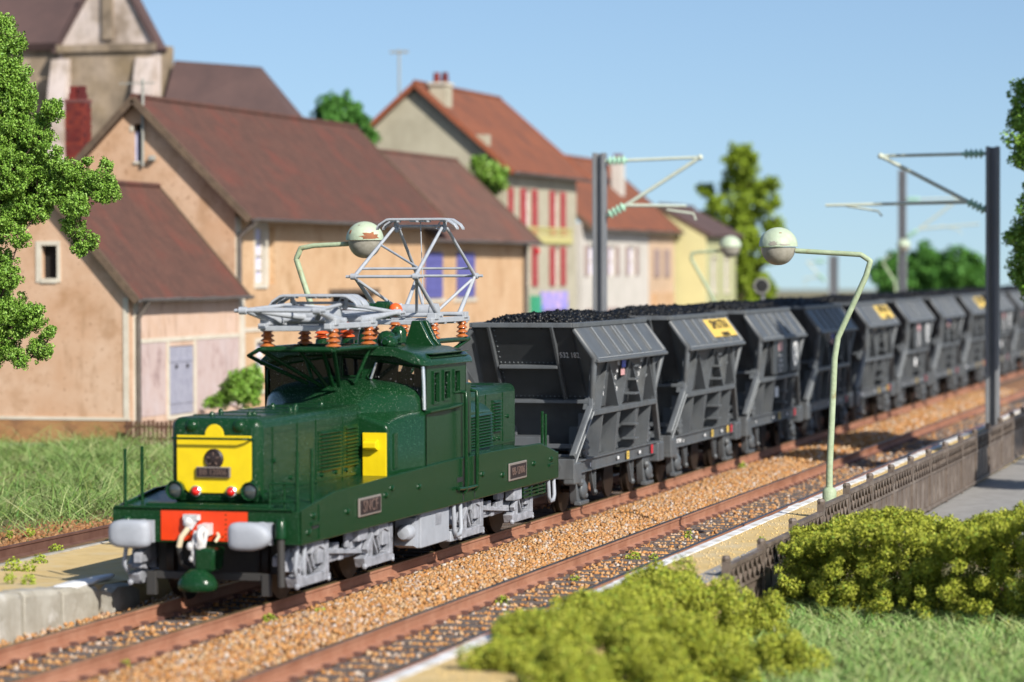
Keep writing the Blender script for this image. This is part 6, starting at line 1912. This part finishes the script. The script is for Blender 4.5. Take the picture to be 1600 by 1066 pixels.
lamp([(1296, 735), (1304, 560), (1309, 528), (1353, 432), (1360, 408), (1345, 398), (1243, 392)], (1216, 384), 0.355, 13.4, 'pale green lamp with a chipped globe standing on the sandy platform by the lattice fence', 0.36, ((R(-95), 0.10, 0.22, 0.14, 'lamp_glass'), (R(-60), 0.05, 0.3, 0.05, 'lamp_glass'), (R(-70), 0.75, 0.10, 0.03, 'rustpaint')))
lamp([(500, 520), (480, 458), (463, 405), (470, 388), (490, 384), (548, 381)], (570, 374), 0.365, 14.4, 'pale green lamp with a rust-chipped globe behind the folded pantograph', 0.0, ((R(-55), 0.16, 0.50, 0.23, 'rustpaint'), (R(-128), 0.42, 0.09, 0.13, 'rustpaint'), (R(-100), 0.9, 0.1, 0.05, 'lamp_glass')))
lamp([(1128, 500), (1112, 462), (1080, 405), (1081, 396), (1092, 394), (1128, 392)], (1141, 385), 0.38, 58.0, 'far blurred pale lamp in front of the yellow house', 0.0)
lamp([(1402, 480), (1398, 440), (1380, 412), (1382, 404), (1392, 400)], (1412, 384), 0.33, 96.0, 'faint distant lamp in front of the far grey mast', 0.0)


def mast(x, y, z0, z1, label, pts, wid=0.25):
    t = thing('catenary_mast', label, 'mast', (x, y, z0), 'overhead line masts')
    b = MB()
    for s in (-1, 1):
        b.box(x + s * wid / 2 - 0.05, x + s * wid / 2 + 0.05, y - 0.17, y + 0.17, z0 - 0.4, z1)
    b.build('flange', 'mast', t, bevel=0.012)
    MB().box(x - wid / 2 + 0.055, x + wid / 2 - 0.055, y - 0.03, y + 0.03, z0 - 0.4, z1 - 0.02).build('web', 'mast', t)
    MB().box(x - wid / 2 - 0.12, x + wid / 2 + 0.12, y - 0.25, y + 0.25, z0 - 0.4, z0 + 0.06).build('foot', 'mast', t)
    top_a, tip, low_a, knee, hor, dr0, dr1, dr2 = [Vector(p) for p in pts]
    d = (tip - top_a).normalized()
    MB().tube([top_a, tip + d * 0.05], 0.045, 8).build('top_tube', 'arm', t, smooth=60)
    MB().tube([low_a, knee, tip], 0.055, 8).build('stay_tube', 'arm', t, smooth=60)
    MB().tube([knee, hor], [0.05, 0.04], 8).build('steady_tube', 'arm', t, smooth=60)
    MB().tube([dr0, dr1, dr2], 0.03, 6).build('registration_arm', 'arm', t, smooth=60)
    MB().ball(tip, 0.085, 10).build('tip_clamp', 'arm', t, smooth=60)
    for a, c in ((top_a, tip), (low_a, knee)):
        dd = (c - a)
        u = dd.normalized()
        prof = [(0.05, 0.0)]
        for k in range(4):
            prof += [(0.06, 0.06 + k * 0.13), (0.135, 0.10 + k * 0.13), (0.13, 0.125 + k * 0.13), (0.06, 0.16 + k * 0.13)]
        MB().lathe(prof + [(0.05, 0.62)], a + u * 0.03, u, 14).build('insulator', 'insul', t, smooth=50)
    return t


def mpts(Y, L): return [P(a, c, Y=Y) for a, c in L]
mast(6.62, 39.4, 0.3, 8.08, 'dark steel catenary mast rising behind the long lattice fence', mpts(39.4, [(1541, 240), (1376, 244), (1544, 331), (1514, 316), (1290, 321), (1322, 322), (1372, 330), (1378, 338)]))
xm = P(937, 300, Y=41).x
mast(xm, 41, -0.2, 8.12, 'grey steel catenary mast standing before the white and beige houses', mpts(41, [(946, 252), (1094, 246), (948, 338), (978, 321), (1072, 322), (1042, 328), (1084, 334), (1087, 344)]))
mast(-4.6, 98, -0.2, 9.45, 'far pale catenary mast behind the coal wagons', mpts(98, [(1416, 312), (1500, 310), (1416, 372), (1436, 358), (1530, 350), (1470, 352), (1500, 360), (1502, 366)]), 0.26)
mast(-13.6, 131, -0.5, 5.6, 'most distant bluish catenary mast against the sky', mpts(131, [(1290, 408), (1262, 410), (1290, 440), (1282, 432), (1255, 436), (1262, 440), (1256, 444), (1256, 447)]), 0.42)

t = thing('railway_signal', 'round dark railway signal head with a pale rim above the coal wagons', 'signal', (-3.5, 58.7, -0.3))
MB().tube([(-3.5, 58.9, -0.3), (-3.5, 58.9, 4.2)], 0.07, 8).build('pole', 'mast', t, smooth=60)
MB().lathe([(0.28, 0), (0.28, 0.05), (0.24, 0.06), (0.22, 0.02)], (-3.5, 58.75, 4.24), (0, -1, 0), 24).build('rim', 'antenna', t, smooth=40)
MB().lathe([(0.225, 0), (0.2, 0.03), (0.02, 0.04)], (-3.5, 58.72, 4.24), (0, -1, 0), 24).build('face', 'black', t, smooth=40)

# ================================================================== TREES
def tree(name, label, balls, base, puff_r, dens, leaf, material, trunk_r=0.16, group=None, fill=1.0, cat='tree', nb=None):
    """balls: crown lobes (centre, radius); every lobe is filled with leafy puffs hung on limbs"""
    t = thing(name, label, cat, base, group)
    cen = np.mean([bb[0] for bb in balls], axis=0)
    pc, pr = [], []
    lim = MB()
    base_v = Vector(base)
    fork = Vector((base_v.x * 0.7 + cen[0] * 0.3, base_v.y * 0.7 + cen[1] * 0.3, base_v.z + (cen[2] - base_v.z) * 0.55))
    tr = MB().tube([base_v - Vector((0, 0, 0.2)), base_v.lerp(fork, 0.5) + Vector((0.06, 0.03, 0)), fork], [trunk_r * 1.25, trunk_r, trunk_r * 0.7], 10)
    nodes = [(fork, 0.0)]
    for c, r in sorted(balls, key=lambda q: (Vector(q[0]) - fork).length):
        c = Vector(c)
        near = min(nodes, key=lambda q: (q[0] - c).length + 0.6 * q[1])
        dd = near[1] + (near[0] - c).length
        r0, r1 = trunk_r * 0.36 / (1 + 0.9 * near[1]), trunk_r * 0.30 / (1 + 0.9 * dd)
        mid = near[0].lerp(c, 0.5) + Vector((RNG.uniform(-.1, .1), RNG.uniform(-.1, .1), RNG.uniform(-.10, .05)))
        if (near[0] - c).length < (1.0 if nodes[0][0] is not near[0] else 9) or trunk_r > 0.2: lim.tube([near[0], mid, c], [r0, (r0 + r1) / 2, r1], 6)
        nodes.append((c, dd))
        k = max(6, int(fill * 7.6 * (r / puff_r) ** 2))
        for _ in range(k):
            d = Vector(RNG.normal(size=3)).normalized() * r * (RNG.uniform(0.25, 1.0) ** 0.5 if RNG.uniform() < 0.8 else RNG.uniform(1.0, 1.3))
            p = c + d
            pc.append(tuple(p))
            pr.append(puff_r * RNG.uniform(0.45, 1.25))
            if RNG.uniform() < 0.07:
                lim.tube([c.lerp(p, 0.1), c.lerp(p, 0.6) + Vector((0, 0, 0.03)), p], [trunk_r * 0.13, trunk_r * 0.08, trunk_r * 0.05], 5)
    C, Nn = puff_points(pc, pr, dens)
    V, F = leaves(C, Nn, leaf, 0.8)
    tr.build('trunk', 'bark', t, smooth=60)
    lim.build('limb', 'bark', t, smooth=60)
    big('crown', V - np.array(base), F, material, t)
    return t


def lobes(Y, L, ppm, dy=0.5):
    out_ = []
    for a, c, r in L:
        p = P(a, c, Y=Y + RNG.uniform(-dy, dy))
        out_.append((tuple(p), r / ppm))
    return out_


LT = [(0, 48, 26), (22, 66, 18), (-20, 110, 50), (12, 130, 34), (30, 158, 26), (82, 172, 16), (72, 188, 14), (-10, 200, 55), (28, 215, 34), (60, 215, 22), (88, 238, 10),
      (10, 270, 40), (-30, 300, 55), (60, 262, 26), (100, 268, 20), (130, 285, 24), (158, 292, 24), (170, 300, 14), (140, 252, 8), (165, 262, 10), (90, 300, 24), (120, 322, 20), (112, 352, 15), (132, 378, 20), (60, 325, 22),
      (30, 325, 24), (0, 345, 22), (30, 372, 14), (-10, 420, 32), (15, 432, 18), (-15, 480, 36), (20, 505, 24), (45, 500, 22), (62, 545, 18), (50, 490, 16), (10, 545, 22), (30, 560, 14), (75, 520, 10), (-30, 560, 32), (5, 400, 10), (-70, 340, 40), (-75, 440, 40), (-75, 540, 40), (-70, 250, 40)]
LT2 = [(10, 150, 40), (-10, 250, 60), (35, 240, 40), (30, 310, 34), (75, 285, 30), (110, 300, 22), (-20, 350, 40), (-20, 450, 40), (15, 500, 34)]
tree('foliage_tree', 'bright green foamy tree in front of the low tan house, beside the lawn', lobes(9.2, LT, 86.7, 0.35) + lobes(9.9, LT2, 86.7, 0.2), (P(-70, 700, Y=9.2).x, 9.2, -0.15), 0.075, 8000, 0.0235, 'leaf', 0.13, 'trees around the layout')

RT = [(1612, 165, 34), (1622, 215, 40), (1600, 250, 16), (1650, 260, 44), (1604, 372, 26), (1602, 410, 24), (1615, 445, 26), (1640, 400, 50), (1660, 330, 50), (1690, 200, 60), (1720, 300, 70), (1760, 240, 70), (1700, 420, 60), (1770, 380, 70), (1650, 120, 36), (1720, 120, 60), (1640, 480, 30), (1700, 560, 55), (1705, 640, 50), (1770, 600, 60)]
tree('foliage_tree', 'leafy green tree with two hanging lobes beside the dark catenary mast', lobes(31, RT, 66, 0.9), (P(1710, 700, Y=31).x, 31, -0.46), 0.17, 2200, 0.05, 'leaf', 0.2, 'trees around the layout')

# taller neighbour beyond the right edge: its shade lies on the wagons and tracks
NB = [((11.0 + 1.1 * math.cos(k * 1.3), 37.2 + 1.9 * math.sin(k * 1.9), 5.6 + 0.48 * k), 1.15) for k in range(14)] + [((9.6, 38.5, 8.6), 0.9), ((9.4, 36.4, 7.4), 0.8), ((9.9, 39.5, 10.2), 0.9), ((9.3, 40.5, 8.0), 0.8), ((10.4, 42.0, 9.4), 1.0)]
tree('foliage_tree', 'tall green tree out beyond the catenary mast, shading the middle wagons', NB, (11.2, 37.2, -0.46), 0.24, 650, 0.11, 'leaf', 0.24, 'trees around the layout')

FT = [(1158, 246, 20), (1136, 254, 8), (1170, 262, 14), (1150, 285, 22), (1190, 296, 16), (1206, 288, 10), (1120, 318, 13), (1170, 322, 24), (1205, 318, 12), (1140, 345, 24), (1108, 340, 12), (1165, 375, 26), (1208, 352, 13), (1216, 360, 9), (1128, 395, 18), (1165, 420, 28), (1205, 398, 14), (1140, 445, 24), (1190, 450, 22), (1160, 480, 28), (1095, 300, 9), (1110, 298, 8)]
tree('foliage_tree', 'tall yellow-green tree behind the yellow house, rising above the coal wagons', lobes(125, [(a, c, r * 1.02) for a, c, r in FT], 27.4, 1.0), (P(1160, 560, Y=125).x, 125, -0.5), 0.24, 560, 0.11, 'leaf_olive', 0.3, 'trees around the layout', 0.85)
tree('foliage_tree', 'dark green tree top showing above the ridge of the tall tan house', lobes(72, [(520, 170, 18), (545, 168, 18), (530, 190, 24), (560, 190, 14), (578, 212, 14), (500, 180, 10)], 40, 0.6), (P(535, 420, Y=72).x, 72, 0.1), 0.24, 700, 0.09, 'leaf_dark', 0.22, 'trees around the layout')
tree('foliage_tree', 'small leafy tree between the orange roof and the beige house', lobes(75.2, [(755, 262, 14), (770, 272, 16), (782, 285, 10), (745, 255, 8), (768, 290, 12)], 41, 0.3), (P(765, 420, Y=75.2).x, 75.2, 0.1), 0.2, 900, 0.08, 'leaf', 0.15, 'trees around the layout')
tree('leafy_bush', 'broad dark green bush far behind the coal wagons under the far mast', lobes(132, [(1380, 432, 20), (1410, 425, 26), (1440, 415, 28), (1470, 420, 26), (1500, 420, 28), (1520, 432, 20), (1455, 440, 30), (1400, 450, 24), (1490, 445, 26), (1445, 400, 10), (1530, 450, 20)], 28.5, 0.8), (P(1450, 560, Y=132).x, 132, -0.6), 0.34, 380, 0.15, 'leaf_dark', 0.2, None, 1.0, 'bush')
tree('leafy_bush', 'small bright green bush in front of the tan house beside the locomotive roof', lobes(37.5, [(372, 600, 18), (392, 595, 16), (360, 612, 16), (385, 615, 20), (400, 605, 12), (345, 625, 10), (395, 582, 8), (330, 630, 8)], 57, 0.2), (P(375, 660, Y=37.5).x, 37.5, 0.1), 0.13, 2600, 0.05, 'leaf', 0.08, None, 1.0, 'bush')
